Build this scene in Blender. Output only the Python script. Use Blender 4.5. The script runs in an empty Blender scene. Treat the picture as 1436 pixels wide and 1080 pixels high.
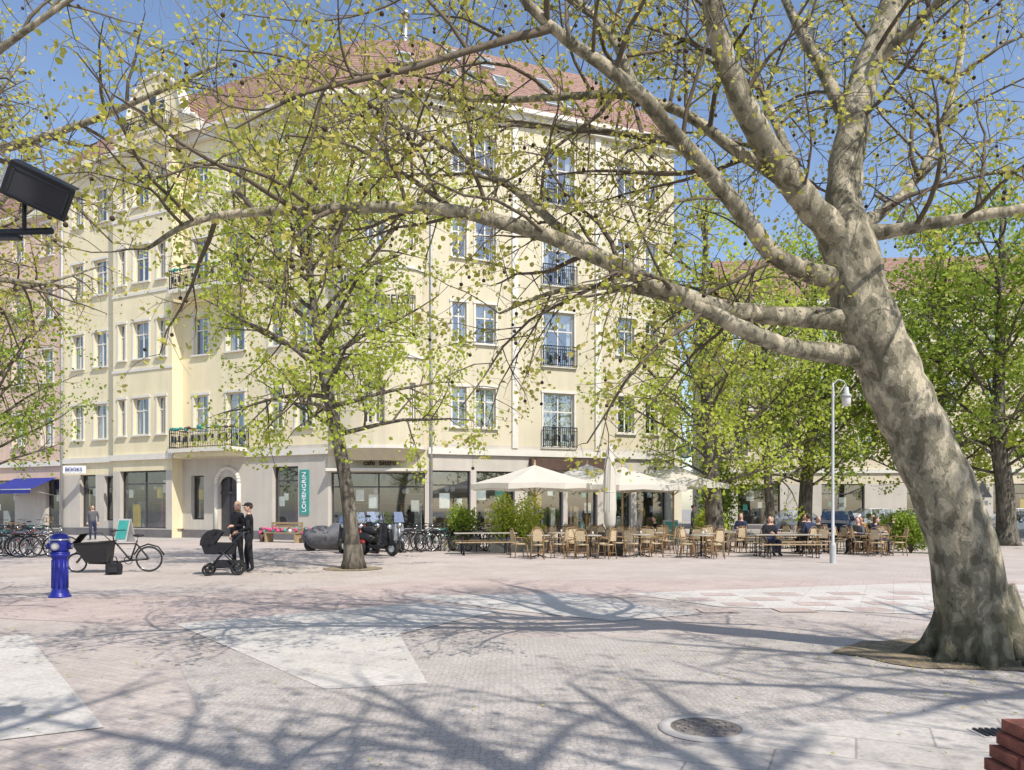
import bpy, math, random
import numpy as np
from mathutils import Vector, Matrix
R=random.Random(7)
F=1080.0; CX=718.0; HY=712.0; CH=1.65
def P(px,py,Y): return Vector(((px-CX)/F*Y, Y, CH-(py-HY)/F*Y))
def G(px,py,z=0.0):
    Y=CH*F/(py-HY); return Vector(((px-CX)/F*Y,Y,z))
scene=bpy.context.scene
# ---------------------------------------------------------------- materials
def newmat(name):
    m=bpy.data.materials.new(name); m.use_nodes=True
    nt=m.node_tree; nt.nodes.clear()
    out=nt.nodes.new('ShaderNodeOutputMaterial'); return m,nt,out
def mat(name,col,rough=0.7,metal=0.0,var=0.15,scale=3.0,bump=0.0,bscale=40.0,spec=0.4,streak=0.0):
    m,nt,out=newmat(name); N=nt.nodes; L=nt.links
    b=N.new('ShaderNodeBsdfPrincipled'); b.inputs['Roughness'].default_value=rough; b.inputs['Metallic'].default_value=metal
    b.inputs['Specular IOR Level'].default_value=spec
    tc=N.new('ShaderNodeTexCoord'); nz=N.new('ShaderNodeTexNoise'); nz.inputs['Scale'].default_value=scale; nz.inputs['Detail'].default_value=6
    L.new(tc.outputs['Object'],nz.inputs['Vector'])
    cr=N.new('ShaderNodeValToRGB'); cr.color_ramp.elements[0].position=0.3; cr.color_ramp.elements[1].position=0.7
    lo=[max(0,c*(1-var)) for c in col]; hi=[min(1,c*(1+var)) for c in col]
    cr.color_ramp.elements[0].color=(*lo,1); cr.color_ramp.elements[1].color=(*hi,1)
    L.new(nz.outputs['Fac'],cr.inputs['Fac']); co=cr.outputs['Color']
    if streak>0:
        mp=N.new('ShaderNodeMapping'); mp.inputs['Scale'].default_value=(2.2,2.2,.18); L.new(tc.outputs['Object'],mp.inputs[0])
        n4=N.new('ShaderNodeTexNoise'); n4.inputs['Scale'].default_value=1.6; n4.inputs['Detail'].default_value=5; L.new(mp.outputs[0],n4.inputs[0])
        c4=N.new('ShaderNodeValToRGB'); c4.color_ramp.elements[0].position=.35; c4.color_ramp.elements[1].position=.6
        c4.color_ramp.elements[0].color=(1-streak,1-streak,1-streak*.95,1); c4.color_ramp.elements[1].color=(1,1,1,1); L.new(n4.outputs['Fac'],c4.inputs[0])
        mm=N.new('ShaderNodeMixRGB'); mm.blend_type='MULTIPLY'; mm.inputs[0].default_value=1; L.new(co,mm.inputs[1]); L.new(c4.outputs[0],mm.inputs[2]); co=mm.outputs[0]
    L.new(co,b.inputs['Base Color'])
    if bump>0:
        n2=N.new('ShaderNodeTexNoise'); n2.inputs['Scale'].default_value=bscale; n2.inputs['Detail'].default_value=4
        L.new(tc.outputs['Object'],n2.inputs['Vector'])
        bp=N.new('ShaderNodeBump'); bp.inputs['Strength'].default_value=bump; bp.inputs['Distance'].default_value=0.02
        L.new(n2.outputs['Fac'],bp.inputs['Height']); L.new(bp.outputs['Normal'],b.inputs['Normal'])
    L.new(b.outputs[0],out.inputs[0]); return m
def leafmat(name,cols,trans=0.5):
    m,nt,out=newmat(name); N=nt.nodes; L=nt.links
    g=N.new('ShaderNodeNewGeometry'); cr=N.new('ShaderNodeValToRGB')
    els=cr.color_ramp.elements
    while len(els)<len(cols): els.new(0.5)
    for i,c in enumerate(cols): els[i].position=i/(len(cols)-1); els[i].color=(*c,1)
    tc=N.new('ShaderNodeTexCoord'); nz=N.new('ShaderNodeTexNoise'); nz.inputs['Scale'].default_value=0.9; nz.inputs['Detail'].default_value=3
    L.new(tc.outputs['Object'],nz.inputs['Vector'])
    mx=N.new('ShaderNodeMath'); mx.operation='MULTIPLY_ADD'; mx.inputs[1].default_value=0.55
    L.new(g.outputs['Random Per Island'],mx.inputs[0])
    m2=N.new('ShaderNodeMath'); m2.operation='MULTIPLY'; m2.inputs[1].default_value=0.45
    L.new(nz.outputs['Fac'],m2.inputs[0]); L.new(m2.outputs[0],mx.inputs[2])
    L.new(mx.outputs[0],cr.inputs['Fac'])
    d=N.new('ShaderNodeBsdfDiffuse')
    t=N.new('ShaderNodeBsdfTranslucent'); s=N.new('ShaderNodeMixShader'); s.inputs[0].default_value=trans
    L.new(cr.outputs['Color'],d.inputs['Color']); L.new(cr.outputs['Color'],t.inputs['Color'])
    L.new(d.outputs[0],s.inputs[1]); L.new(t.outputs[0],s.inputs[2]); L.new(s.outputs[0],out.inputs[0]); return m
def barkmat(name,c1,c2,c3,scale=6,w=.03,zs=.55,moss=False):
    m,nt,out=newmat(name); N=nt.nodes; L=nt.links
    b=N.new('ShaderNodeBsdfPrincipled'); b.inputs['Roughness'].default_value=0.85; b.inputs['Specular IOR Level'].default_value=0.2
    tc=N.new('ShaderNodeTexCoord'); mp=N.new('ShaderNodeMapping'); mp.inputs['Scale'].default_value=(1,1,zs)
    L.new(tc.outputs['Object'],mp.inputs['Vector'])
    nz=N.new('ShaderNodeTexNoise'); nz.inputs['Scale'].default_value=scale; nz.inputs['Detail'].default_value=4; nz.inputs['Distortion'].default_value=0.4
    L.new(mp.outputs[0],nz.inputs['Vector'])
    cr=N.new('ShaderNodeValToRGB'); e=cr.color_ramp.elements; e[0].position=0.44-w/2; e[0].color=(*c1,1); e[1].position=0.56+w/2; e[1].color=(*c3,1)
    x=e.new(0.44+w/2); x.color=(*c2,1); x=e.new(0.56-w/2); x.color=(*c2,1)
    n2=N.new('ShaderNodeTexNoise'); n2.inputs['Scale'].default_value=38; n2.inputs['Detail'].default_value=6; n2.inputs['Roughness'].default_value=.7
    L.new(mp.outputs[0],n2.inputs['Vector'])
    L.new(nz.outputs['Fac'],cr.inputs['Fac'])
    n3=N.new('ShaderNodeTexNoise'); n3.inputs['Scale'].default_value=1.3; n3.inputs['Detail'].default_value=3; L.new(tc.outputs['Object'],n3.inputs[0])
    mix=N.new('ShaderNodeMixRGB'); mix.blend_type='OVERLAY'; mix.inputs[0].default_value=0.75
    L.new(cr.outputs['Color'],mix.inputs[1]); L.new(n2.outputs['Fac'],mix.inputs[2])
    mx=N.new('ShaderNodeMixRGB'); mx.blend_type='OVERLAY'; mx.inputs[0].default_value=.5; L.new(mix.outputs[0],mx.inputs[1]); L.new(n3.outputs['Fac'],mx.inputs[2]); co=mx.outputs[0]
    if moss:
        sp=N.new('ShaderNodeSeparateXYZ'); L.new(tc.outputs['Object'],sp.inputs[0])
        ad=N.new('ShaderNodeMath'); ad.operation='MULTIPLY_ADD'; ad.inputs[1].default_value=1.6; L.new(nz.outputs['Fac'],ad.inputs[0]); L.new(sp.outputs['Z'],ad.inputs[2])
        mr=N.new('ShaderNodeMapRange'); mr.inputs['From Min'].default_value=.8; mr.inputs['From Max'].default_value=2.1; mr.inputs['To Min'].default_value=.85; mr.inputs['To Max'].default_value=0; L.new(ad.outputs[0],mr.inputs['Value'])
        mo=N.new('ShaderNodeMixRGB'); mo.inputs[2].default_value=(.07,.068,.04,1); L.new(mr.outputs[0],mo.inputs[0]); L.new(co,mo.inputs[1]); co=mo.outputs[0]
    L.new(co,b.inputs['Base Color'])
    bp=N.new('ShaderNodeBump'); bp.inputs['Strength'].default_value=0.9; bp.inputs['Distance'].default_value=0.03
    L.new(cr.outputs['Color'],bp.inputs['Height']); bp2=N.new('ShaderNodeBump'); bp2.inputs['Strength'].default_value=0.7; bp2.inputs['Distance'].default_value=0.015
    L.new(n2.outputs['Fac'],bp2.inputs['Height']); L.new(bp.outputs[0],bp2.inputs['Normal']); L.new(bp2.outputs[0],b.inputs['Normal'])
    L.new(b.outputs[0],out.inputs[0]); return m
def pavemat(name,c1,c2,joint,bw,bh,ms=0.012,rot=0.0,off=0.5,vor=False,dirt=0.25,vs=11):
    m,nt,out=newmat(name); N=nt.nodes; L=nt.links
    b=N.new('ShaderNodeBsdfPrincipled'); b.inputs['Roughness'].default_value=0.85; b.inputs['Specular IOR Level'].default_value=0.25
    tc=N.new('ShaderNodeTexCoord'); mp=N.new('ShaderNodeMapping'); mp.inputs['Rotation'].default_value=(0,0,rot)
    L.new(tc.outputs['Object'],mp.inputs['Vector'])
    if vor:
        v=N.new('ShaderNodeTexVoronoi'); v.inputs['Scale'].default_value=vs; v.inputs['Randomness'].default_value=0.6
        L.new(mp.outputs[0],v.inputs['Vector'])
        ve=N.new('ShaderNodeTexVoronoi'); ve.feature='DISTANCE_TO_EDGE'; ve.inputs['Scale'].default_value=vs; ve.inputs['Randomness'].default_value=0.6
        L.new(mp.outputs[0],ve.inputs['Vector'])
        sep=N.new('ShaderNodeSeparateColor'); L.new(v.outputs['Color'],sep.inputs[0])
        mix=N.new('ShaderNodeMixRGB'); mix.inputs[1].default_value=(*c1,1); mix.inputs[2].default_value=(*c2,1); L.new(sep.outputs[0],mix.inputs[0])
        r=N.new('ShaderNodeValToRGB'); r.color_ramp.elements[0].position=0.02; r.color_ramp.elements[1].position=0.12
        L.new(ve.outputs['Distance'],r.inputs['Fac'])
        mj=N.new('ShaderNodeMixRGB'); mj.inputs[1].default_value=(*joint,1); L.new(r.outputs['Color'],mj.inputs[0]); L.new(mix.outputs[0],mj.inputs[2])
        colout=mj.outputs[0]; hgt=r.outputs['Color']
    else:
        br=N.new('ShaderNodeTexBrick'); br.inputs['Scale'].default_value=1; br.inputs['Brick Width'].default_value=bw; br.inputs['Row Height'].default_value=bh
        br.inputs['Mortar Size'].default_value=ms; br.inputs['Mortar Smooth'].default_value=0.3; br.offset=off
        br.inputs['Color1'].default_value=(*c1,1); br.inputs['Color2'].default_value=(*c2,1); br.inputs['Mortar'].default_value=(*joint,1)
        L.new(mp.outputs[0],br.inputs['Vector']); colout=br.outputs['Color']
        inv=N.new('ShaderNodeMath'); inv.operation='SUBTRACT'; inv.inputs[0].default_value=1; L.new(br.outputs['Fac'],inv.inputs[1]); hgt=inv.outputs[0]
    nz=N.new('ShaderNodeTexNoise'); nz.inputs['Scale'].default_value=0.55; nz.inputs['Detail'].default_value=9; nz.inputs['Roughness'].default_value=0.7
    L.new(tc.outputs['Object'],nz.inputs['Vector'])
    cr=N.new('ShaderNodeValToRGB'); cr.color_ramp.elements[0].position=0.35; cr.color_ramp.elements[1].position=0.65
    cr.color_ramp.elements[0].color=(1-dirt,1-dirt*1.05,1-dirt*1.1,1); cr.color_ramp.elements[1].color=(1,1,1,1)
    L.new(nz.outputs['Fac'],cr.inputs['Fac'])
    n3=N.new('ShaderNodeTexNoise'); n3.inputs['Scale'].default_value=28; n3.inputs['Detail'].default_value=4; L.new(tc.outputs['Object'],n3.inputs['Vector'])
    c3=N.new('ShaderNodeValToRGB'); c3.color_ramp.elements[0].position=0.3; c3.color_ramp.elements[1].position=0.6
    c3.color_ramp.elements[0].color=(.80,.78,.76,1); c3.color_ramp.elements[1].color=(1,1,1,1); L.new(n3.outputs['Fac'],c3.inputs['Fac'])
    m1=N.new('ShaderNodeMixRGB'); m1.blend_type='MULTIPLY'; m1.inputs[0].default_value=1; L.new(colout,m1.inputs[1]); L.new(cr.outputs['Color'],m1.inputs[2])
    m2=N.new('ShaderNodeMixRGB'); m2.blend_type='MULTIPLY'; m2.inputs[0].default_value=1; L.new(m1.outputs[0],m2.inputs[1]); L.new(c3.outputs['Color'],m2.inputs[2])
    L.new(m2.outputs[0],b.inputs['Base Color'])
    bp=N.new('ShaderNodeBump'); bp.inputs['Strength'].default_value=0.4; bp.inputs['Distance'].default_value=0.005
    L.new(hgt,bp.inputs['Height']); L.new(bp.outputs[0],b.inputs['Normal']); L.new(b.outputs[0],out.inputs[0]); return m
def glassmat(name,refl=0.3,tint=(.75,.8,.82)):
    m,nt,out=newmat(name); N=nt.nodes; L=nt.links
    t=N.new('ShaderNodeBsdfTransparent'); t.inputs[0].default_value=(*tint,1)
    g=N.new('ShaderNodeBsdfGlossy'); g.inputs['Roughness'].default_value=0.03; g.inputs[0].default_value=(.9,.95,1,1)
    s=N.new('ShaderNodeMixShader'); s.inputs[0].default_value=refl
    L.new(t.outputs[0],s.inputs[1]); L.new(g.outputs[0],s.inputs[2]); L.new(s.outputs[0],out.inputs[0]); return m
def fabricmat(name,col,trans=0.35):
    m,nt,out=newmat(name); N=nt.nodes; L=nt.links
    d=N.new('ShaderNodeBsdfDiffuse'); t=N.new('ShaderNodeBsdfTranslucent'); s=N.new('ShaderNodeMixShader'); s.inputs[0].default_value=trans
    tc=N.new('ShaderNodeTexCoord'); nz=N.new('ShaderNodeTexNoise'); nz.inputs['Scale'].default_value=2.5; L.new(tc.outputs['Object'],nz.inputs[0])
    cr=N.new('ShaderNodeValToRGB'); cr.color_ramp.elements[0].color=(*[c*.9 for c in col],1); cr.color_ramp.elements[1].color=(*col,1); L.new(nz.outputs['Fac'],cr.inputs[0])
    L.new(cr.outputs[0],d.inputs[0]); L.new(cr.outputs[0],t.inputs[0]); L.new(d.outputs[0],s.inputs[1]); L.new(t.outputs[0],s.inputs[2]); L.new(s.outputs[0],out.inputs[0]); return m

M={}
M['cream']=mat('plaster_cream',(.75,.665,.45),.9,var=.05,scale=.6,bump=.15,bscale=30,streak=.07)
M['offwhite']=mat('plaster_pale_yellow',(.61,.55,.405),.9,var=.05,scale=.6,bump=.15,bscale=30,streak=.07)
M['base']=mat('plaster_base',(.52,.48,.42),.9,var=.06,scale=1,bump=.2,streak=.07)
M['pink']=mat('plaster_pink',(.62,.46,.36),.9,var=.06,scale=.7,streak=.07)
M['beige']=mat('plaster_beige',(.62,.54,.40),.9,var=.06,scale=.7,streak=.08)
M['plinth']=mat('plinth_stone',(.16,.15,.15),.8,var=.15,scale=3)
M['cover']=mat('grey_tarpaulin',(.10,.10,.11),.6,var=.3,scale=5,bump=.6,bscale=6)
M['trim']=mat('trim_white',(.66,.63,.56),.6,var=.05)
M['glass']=glassmat('window_glass',.28)
M['shopglass']=glassmat('shop_glass',.20,(.72,.78,.78))
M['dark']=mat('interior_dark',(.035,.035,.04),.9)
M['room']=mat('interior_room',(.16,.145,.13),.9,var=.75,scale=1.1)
M['curtain']=mat('curtain',(.60,.58,.54),.9,var=.12,scale=6)
M['iron']=mat('wrought_iron',(.03,.035,.045),.5,metal=.3)
M['door']=mat('door_wood',(.06,.055,.06),.5)
M['teal']=mat('teal_paint',(.05,.30,.27),.5)
M['blue']=mat('blue_fabric',(.02,.03,.22),.7)
M['brown']=mat('brown_awning',(.10,.06,.045),.8)
M['steel']=mat('steel',(.5,.5,.52),.35,metal=.8)
M['grey']=mat('grey_paint',(.42,.43,.43),.5)
M['black']=mat('black_plastic',(.018,.018,.02),.45)
M['blackcloth']=mat('black_cloth',(.014,.014,.018),.9,var=.3,scale=12)
M['tyre']=mat('tyre_rubber',(.02,.02,.02),.85)
M['chrome']=mat('chrome',(.65,.65,.67),.2,metal=1)
M['white']=mat('white_paint',(.75,.75,.75),.4)
M['yellow']=mat('yellow_paint',(.6,.4,.05),.5)
M['rattan']=mat('rattan',(.28,.175,.085),.7,var=.25,scale=60,bump=.5,bscale=90)
M['weave']=mat('rattan_weave',(.48,.38,.24),.8,var=.5,scale=70,bump=.5,bscale=90)
M['wood']=mat('table_wood',(.36,.26,.15),.6,var=.2,scale=9)
M['oldwood']=mat('grey_wood',(.36,.33,.28),.75,var=.2,scale=9)
M['skin']=mat('skin',(.55,.34,.25),.6,var=.05)
M['hairb']=mat('hair_brown',(.06,.035,.02),.7,var=.3,scale=30)
M['hairg']=mat('hair_fair',(.35,.27,.17),.7,var=.3,scale=30)
M['parasol']=fabricmat('parasol_canvas',(.86,.82,.73),.4)
M['cobalt']=mat('cobalt_paint',(.015,.022,.24),.35,var=.15,scale=8)
M['flower']=mat('flowers',(.55,.08,.2),.7,var=.6,scale=25)
def roofm():
    m,nt,out=newmat('roof_tiles'); N=nt.nodes; L=nt.links
    b=N.new('ShaderNodeBsdfPrincipled'); b.inputs['Roughness'].default_value=.8
    tc=N.new('ShaderNodeTexCoord'); 
    w=N.new('ShaderNodeTexWave'); w.bands_direction='Z'; w.inputs['Scale'].default_value=1.6; w.inputs['Distortion'].default_value=.3; L.new(tc.outputs['Object'],w.inputs[0])
    nz=N.new('ShaderNodeTexNoise'); nz.inputs['Scale'].default_value=5; nz.inputs['Detail'].default_value=6; L.new(tc.outputs['Object'],nz.inputs[0])
    cr=N.new('ShaderNodeValToRGB'); cr.color_ramp.elements[0].position=.3; cr.color_ramp.elements[1].position=.7
    cr.color_ramp.elements[0].color=(.24,.13,.10,1); cr.color_ramp.elements[1].color=(.42,.26,.20,1); L.new(nz.outputs['Fac'],cr.inputs[0])
    mm=N.new('ShaderNodeMixRGB'); mm.blend_type='MULTIPLY'; mm.inputs[0].default_value=.35; L.new(cr.outputs[0],mm.inputs[1]); L.new(w.outputs['Color'],mm.inputs[2]); L.new(mm.outputs[0],b.inputs['Base Color'])
    bp=N.new('ShaderNodeBump'); bp.inputs['Distance'].default_value=.05; L.new(w.outputs['Fac'],bp.inputs['Height']); L.new(bp.outputs[0],b.inputs['Normal'])
    L.new(b.outputs[0],out.inputs[0]); return m
M['roof']=roofm()
M['planebark']=barkmat('plane_bark',(.15,.135,.095),(.26,.235,.17),(.42,.37,.27),8,moss=True)
M['bark']=barkmat('linden_bark',(.07,.06,.05),(.12,.105,.08),(.18,.16,.13),10,w=.06,zs=.25)
M['twig']=mat('twig_bark',(.13,.105,.075),.9,var=.3,scale=8)
M['leafA']=leafmat('plane_leaves',[(.24,.27,.045),(.46,.47,.09),(.64,.59,.17),(.60,.42,.17)],.5)
M['leafB']=leafmat('linden_leaves',[(.28,.35,.05),(.48,.56,.09),(.66,.70,.18)],.5)
M['leafC']=leafmat('green_leaves',[(.13,.20,.03),(.29,.39,.065),(.47,.55,.12)],.5)
M['seed']=mat('seed_balls',(.06,.04,.025),.95,var=.3,scale=60)
# ---------------------------------------------------------------- mesh builder
class MB:
    def __init__(s): s.v=[]; s.f=[]; s.m=[]; s.mats=[]; s.sm=[]
    def mi(s,k):
        if k not in s.mats: s.mats.append(k)
        return s.mats.index(k)
    def face(s,pts,k,sm=False):
        b=len(s.v); s.v.extend([tuple(p) for p in pts]); s.f.append(tuple(range(b,b+len(pts)))); s.m.append(s.mi(k)); s.sm.append(sm)
    def hexa(s,c,k):
        b=len(s.v); s.v.extend([tuple(p) for p in c]); i=s.mi(k)
        for q in ((0,3,2,1),(4,5,6,7),(0,1,5,4),(1,2,6,5),(2,3,7,6),(3,0,4,7)):
            s.f.append(tuple(b+j for j in q)); s.m.append(i); s.sm.append(False)
    def box(s,c,sz,k,rz=0.0,T=None):
        hx,hy,hz=sz[0]/2,sz[1]/2,sz[2]/2; ca,sa=math.cos(rz),math.sin(rz); pts=[]
        for z in (-hz,hz):
            for x,y in ((-hx,-hy),(hx,-hy),(hx,hy),(-hx,hy)):
                p=Vector((c[0]+x*ca-y*sa,c[1]+x*sa+y*ca,c[2]+z)); pts.append(T@p if T else p)
        s.hexa(pts,k)
    def tube(s,pts,rad,k,n=6,caps=True,closed=False,lump=0.0):
        pts=[Vector(p) for p in pts]; m=len(pts)
        if not hasattr(rad,'__len__'): rad=[rad]*m
        i=s.mi(k); b=len(s.v); ref=None
        for j in range(m):
            if closed: d=pts[(j+1)%m]-pts[j-1]
            else: d=pts[min(j+1,m-1)]-pts[max(j-1,0)]
            if d.length<1e-7: d=Vector((0,0,1))
            d.normalize()
            if ref is None: ref=Vector((1,0,0)) if abs(d.x)<.8 else Vector((0,1,0))
            a=(ref-d*ref.dot(d)); 
            if a.length<1e-4: a=d.orthogonal()
            a.normalize(); ref=a; c=d.cross(a); r=rad[j]
            for q in range(n):
                t=2*math.pi*q/n; rr_=r*(1+lump*(.6*math.sin(3*t+j*.35)+.4*math.sin(5*t-j*.6)+.5*math.sin(j*1.1+t))) if lump else r
                p=pts[j]+a*(rr_*math.cos(t))+c*(rr_*math.sin(t)); s.v.append((p.x,p.y,p.z))
        for j in range(m if closed else m-1):
            j2=(j+1)%m
            for q in range(n):
                q2=(q+1)%n; s.f.append((b+j*n+q,b+j*n+q2,b+j2*n+q2,b+j2*n+q)); s.m.append(i); s.sm.append(True)
        if caps and not closed:
            s.f.append(tuple(b+q for q in reversed(range(n)))); s.m.append(i); s.sm.append(False)
            s.f.append(tuple(b+(m-1)*n+q for q in range(n))); s.m.append(i); s.sm.append(False)
    def ring(s,c,r,tr,k,axis='y',n=28,tn=6):
        pts=[]
        for q in range(n):
            t=2*math.pi*q/n; a,b=r*math.cos(t),r*math.sin(t)
            pts.append(Vector(c)+(Vector((a,0,b)) if axis=='y' else Vector((0,a,b)) if axis=='x' else Vector((a,b,0))))
        s.tube(pts,tr,k,tn,closed=True)
    def ell(s,c,r,k,nu=12,nv=8):
        i=s.mi(k); b=len(s.v); c=Vector(c)
        for a in range(nv+1):
            ph=-math.pi/2+math.pi*a/nv; z=math.sin(ph); w=math.cos(ph)
            for q in range(nu):
                t=2*math.pi*q/nu; s.v.append((c.x+r[0]*w*math.cos(t),c.y+r[1]*w*math.sin(t),c.z+r[2]*z))
        for a in range(nv):
            for q in range(nu):
                q2=(q+1)%nu; s.f.append((b+a*nu+q,b+a*nu+q2,b+(a+1)*nu+q2,b+(a+1)*nu+q)); s.m.append(i); s.sm.append(True)
    def lathe(s,prof,c,k,n=20):
        i=s.mi(k); b=len(s.v)
        for r,z in prof:
            for q in range(n):
                t=2*math.pi*q/n; s.v.append((c[0]+r*math.cos(t),c[1]+r*math.sin(t),c[2]+z))
        for a in range(len(prof)-1):
            for q in range(n):
                q2=(q+1)%n; s.f.append((b+a*n+q,b+a*n+q2,b+(a+1)*n+q2,b+(a+1)*n+q)); s.m.append(i); s.sm.append(True)
    def mesh(s,name):
        me=bpy.data.meshes.new(name); me.from_pydata(s.v,[],s.f); 
        for k in s.mats: me.materials.append(M[k])
        me.polygons.foreach_set('material_index',s.m); me.polygons.foreach_set('use_smooth',s.sm); me.update(); return me
    def obj(s,name,loc=(0,0,0),rz=0,parent=None):
        return place(s.mesh(name),name,loc,rz,parent)
def place(me,name,loc=(0,0,0),rz=0,parent=None):
    o=bpy.data.objects.new(name,me); scene.collection.objects.link(o); o.location=loc; o.rotation_euler=(0,0,rz)
    if parent: o.parent=parent
    return o
def empty(name,loc=(0,0,0),rz=0):
    o=bpy.data.objects.new(name,None); scene.collection.objects.link(o); o.location=loc; o.rotation_euler=(0,0,rz); return o
# ---------------------------------------------------------------- ground
def sheet(name,pts,z,m):
    me=bpy.data.meshes.new(name); me.from_pydata([(p[0],p[1],z) for p in pts],[],[tuple(range(len(pts)))]); me.materials.append(m)
    return place(me,name)
m_ground=mat('ground_earth',(.30,.28,.25),.95,var=.2,scale=.3)
m_plaza=pavemat('plaza_pavers',(.52,.455,.42),(.575,.51,.47),(.45,.395,.365),.22,.11,.006,.5,dirt=.2)
m_cob=pavemat('mosaic_cobbles',(.50,.46,.43),(.575,.535,.50),(.42,.385,.36),1,1,vor=True,dirt=.2,vs=19)
m_slab=pavemat('pale_slabs',(.62,.59,.55),(.66,.63,.59),(.52,.49,.455),.5,.5,.008,.46,dirt=.18,off=0)
m_slab2=pavemat('pale_slabs_large',(.54,.51,.475),(.60,.565,.525),(.38,.36,.33),1.0,.5,.010,.42,dirt=.2)
m_pink=pavemat('pink_slabs',(.52,.425,.39),(.57,.475,.44),(.44,.38,.35),.3,.3,.006,.46,dirt=.2,off=0)
m_asph=mat('asphalt',(.11,.11,.115),.9,var=.2,scale=3,bump=.4,bscale=80)
m_walk=pavemat('sidewalk_slabs',(.46,.43,.40),(.52,.48,.45),(.36,.33,.31),.5,.5,.01,-.45,dirt=.15)
m_soil=mat('tree_pit_soil',(.24,.19,.13),.95,var=.45,scale=9,bump=.9,bscale=30)
sheet('ground',[(-400,-200),(400,-200),(400,600),(-400,600)],0,m_ground)
sheet('plaza_paving',[(-60,-30),(60,-30),(60,37.5),(11,37.5),(-60,37.5)],.004,m_plaza)
sheet('cobble_paving',[G(430,895),G(1320,895),(9,8),(9,-6),(-6,-6),(-3.2,3.6),G(280,1000),G(250,930)],.008,m_cob)
sheet('cobble_band',[G(640,812),G(1436,815),G(1600,826),G(1600,842),G(880,838),G(620,846),G(260,880),G(0,868),G(0,840),G(330,832)],.008,m_pink)
sheet('pale_slab_band',[G(245,876),G(590,846),G(700,858),G(560,890),G(600,960),G(455,968)],.012,m_slab)
sheet('pale_slab_band',[G(0,893),G(38,891),G(146,1022),G(0,1040),G(-300,1040),G(-300,893)],.012,m_slab)
sheet('pale_slab_band',[G(880,833),G(1290,818),G(1700,826),G(1700,880),G(1440,868),G(1010,852)],.012,m_slab)
sheet('pale_slab_band',[G(560,836),G(800,833),G(985,862),G(860,872),G(700,855)],.012,m_slab)
sheet('slab_path',[G(760,1100),G(1020,1035),G(1436,975),(9,6.7),(9,3),(2,2.5),(.3,2.6)],.012,m_slab2)
mb=MB(); M['pinkslab']=m_pink
o=G(930,838); 
for i in range(22):
    for j in range(4):
        if (i+j)%2==0:
            x=o.x+.2+i*.62; y=12.0+j*.75+ i*.04
            mb.face([(x,y,.016),(x+.6,y,.016),(x+.6,y+.5,.016),(x,y+.5,.016)],'pinkslab')
mb.obj('checker_paving')
sheet('sidewalk',[(-60,37.504),(-60,70),(12,70),(16,37.504)],.008,m_walk)
sheet('road',[(16.5,38.8),(110,38.8),(110,52),(13,52)],.012,m_asph)
sheet('side_road',[(13.2,52),(24,52),(60,140),(44,140)],.012,m_asph)
M['kerb']=mat('kerb_granite',(.42,.40,.38),.8,var=.15,scale=6)
mb=MB()
for i in range(47): mb.box((17.5+i*2.0,38.65,.06),(1.98,.28,.12),'kerb')
mb.obj('kerb')
mb=MB()
for i in range(40): mb.box((16+i*2.0,52.2,.06),(1.98,.28,.12),'kerb')
mb.obj('kerb')
mb=MB()
for i in range(14): mb.box((-29+i*1.5,30.6-i*.02,.03),(1.48,.2,.05),'kerb')
mb.obj('kerb')
pit=[]
c=G(1365,921)
for i in range(26):
    a=2*math.pi*i/26; r=1.15+R.uniform(-.12,.12); pit.append((c.x+r*1.15*math.cos(a)-.1,c.y+r*.8*math.sin(a)+.15))
sheet('tree_pit',pit,.018,m_soil)
for g,rr in ((G(495,798),.8),):
    sheet('tree_pit',[(g.x+rr*math.cos(a*math.pi/8),g.y+rr*math.sin(a*math.pi/8)) for a in range(16)],.018,m_soil)
M['cast']=mat('cast_iron',(.26,.23,.21),.7,metal=.2,var=.3,scale=20,bump=.8,bscale=60)
mb=MB(); c=G(990,1024)
mb.lathe([(0.0,.02),(.24,.02),(.245,.015),(.26,.015)],(c.x,c.y,.004),'cast',36)
mb.lathe([(.26,.018),(.27,.024),(.34,.024),(.35,.01)],(c.x,c.y,.004),'kerb',36)
for rg in (.06,.11,.16,.21):
    n_=int(rg*60)
    for i in range(n_):
        a=i*2*math.pi/n_; mb.box((c.x+rg*math.cos(a),c.y+rg*math.sin(a),.028),(.03,.035,.01),'cast',a)
mb.obj('manhole_cover')
mb=MB(); c=G(1395,1031); 
for i in range(6): mb.box((c.x-.1+i*.045,c.y,.024),(.02,.18,.012),'iron')
mb.box((c.x+.01,c.y,.015),(.30,.22,.004),'kerb'); mb.obj('drain_grate')
mb=MB(); M['brickb']=mat('brick_red',(.25,.085,.06),.85,var=.35,scale=9,bump=.6)
for row in range(6):
    ny=5 if row<3 else 4
    for col in range(8):
        for dep in range(ny):
            x=2.83+col*.253+(0 if row<4 else .07)+(dep*.012); y=4.30-dep*.252
            mb.box((x+(row%2)*.03,y,.036+row*.074),(.243,.239,.066),'brickb',R.uniform(-.01,.01))
mb.obj('brick_wall')
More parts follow.
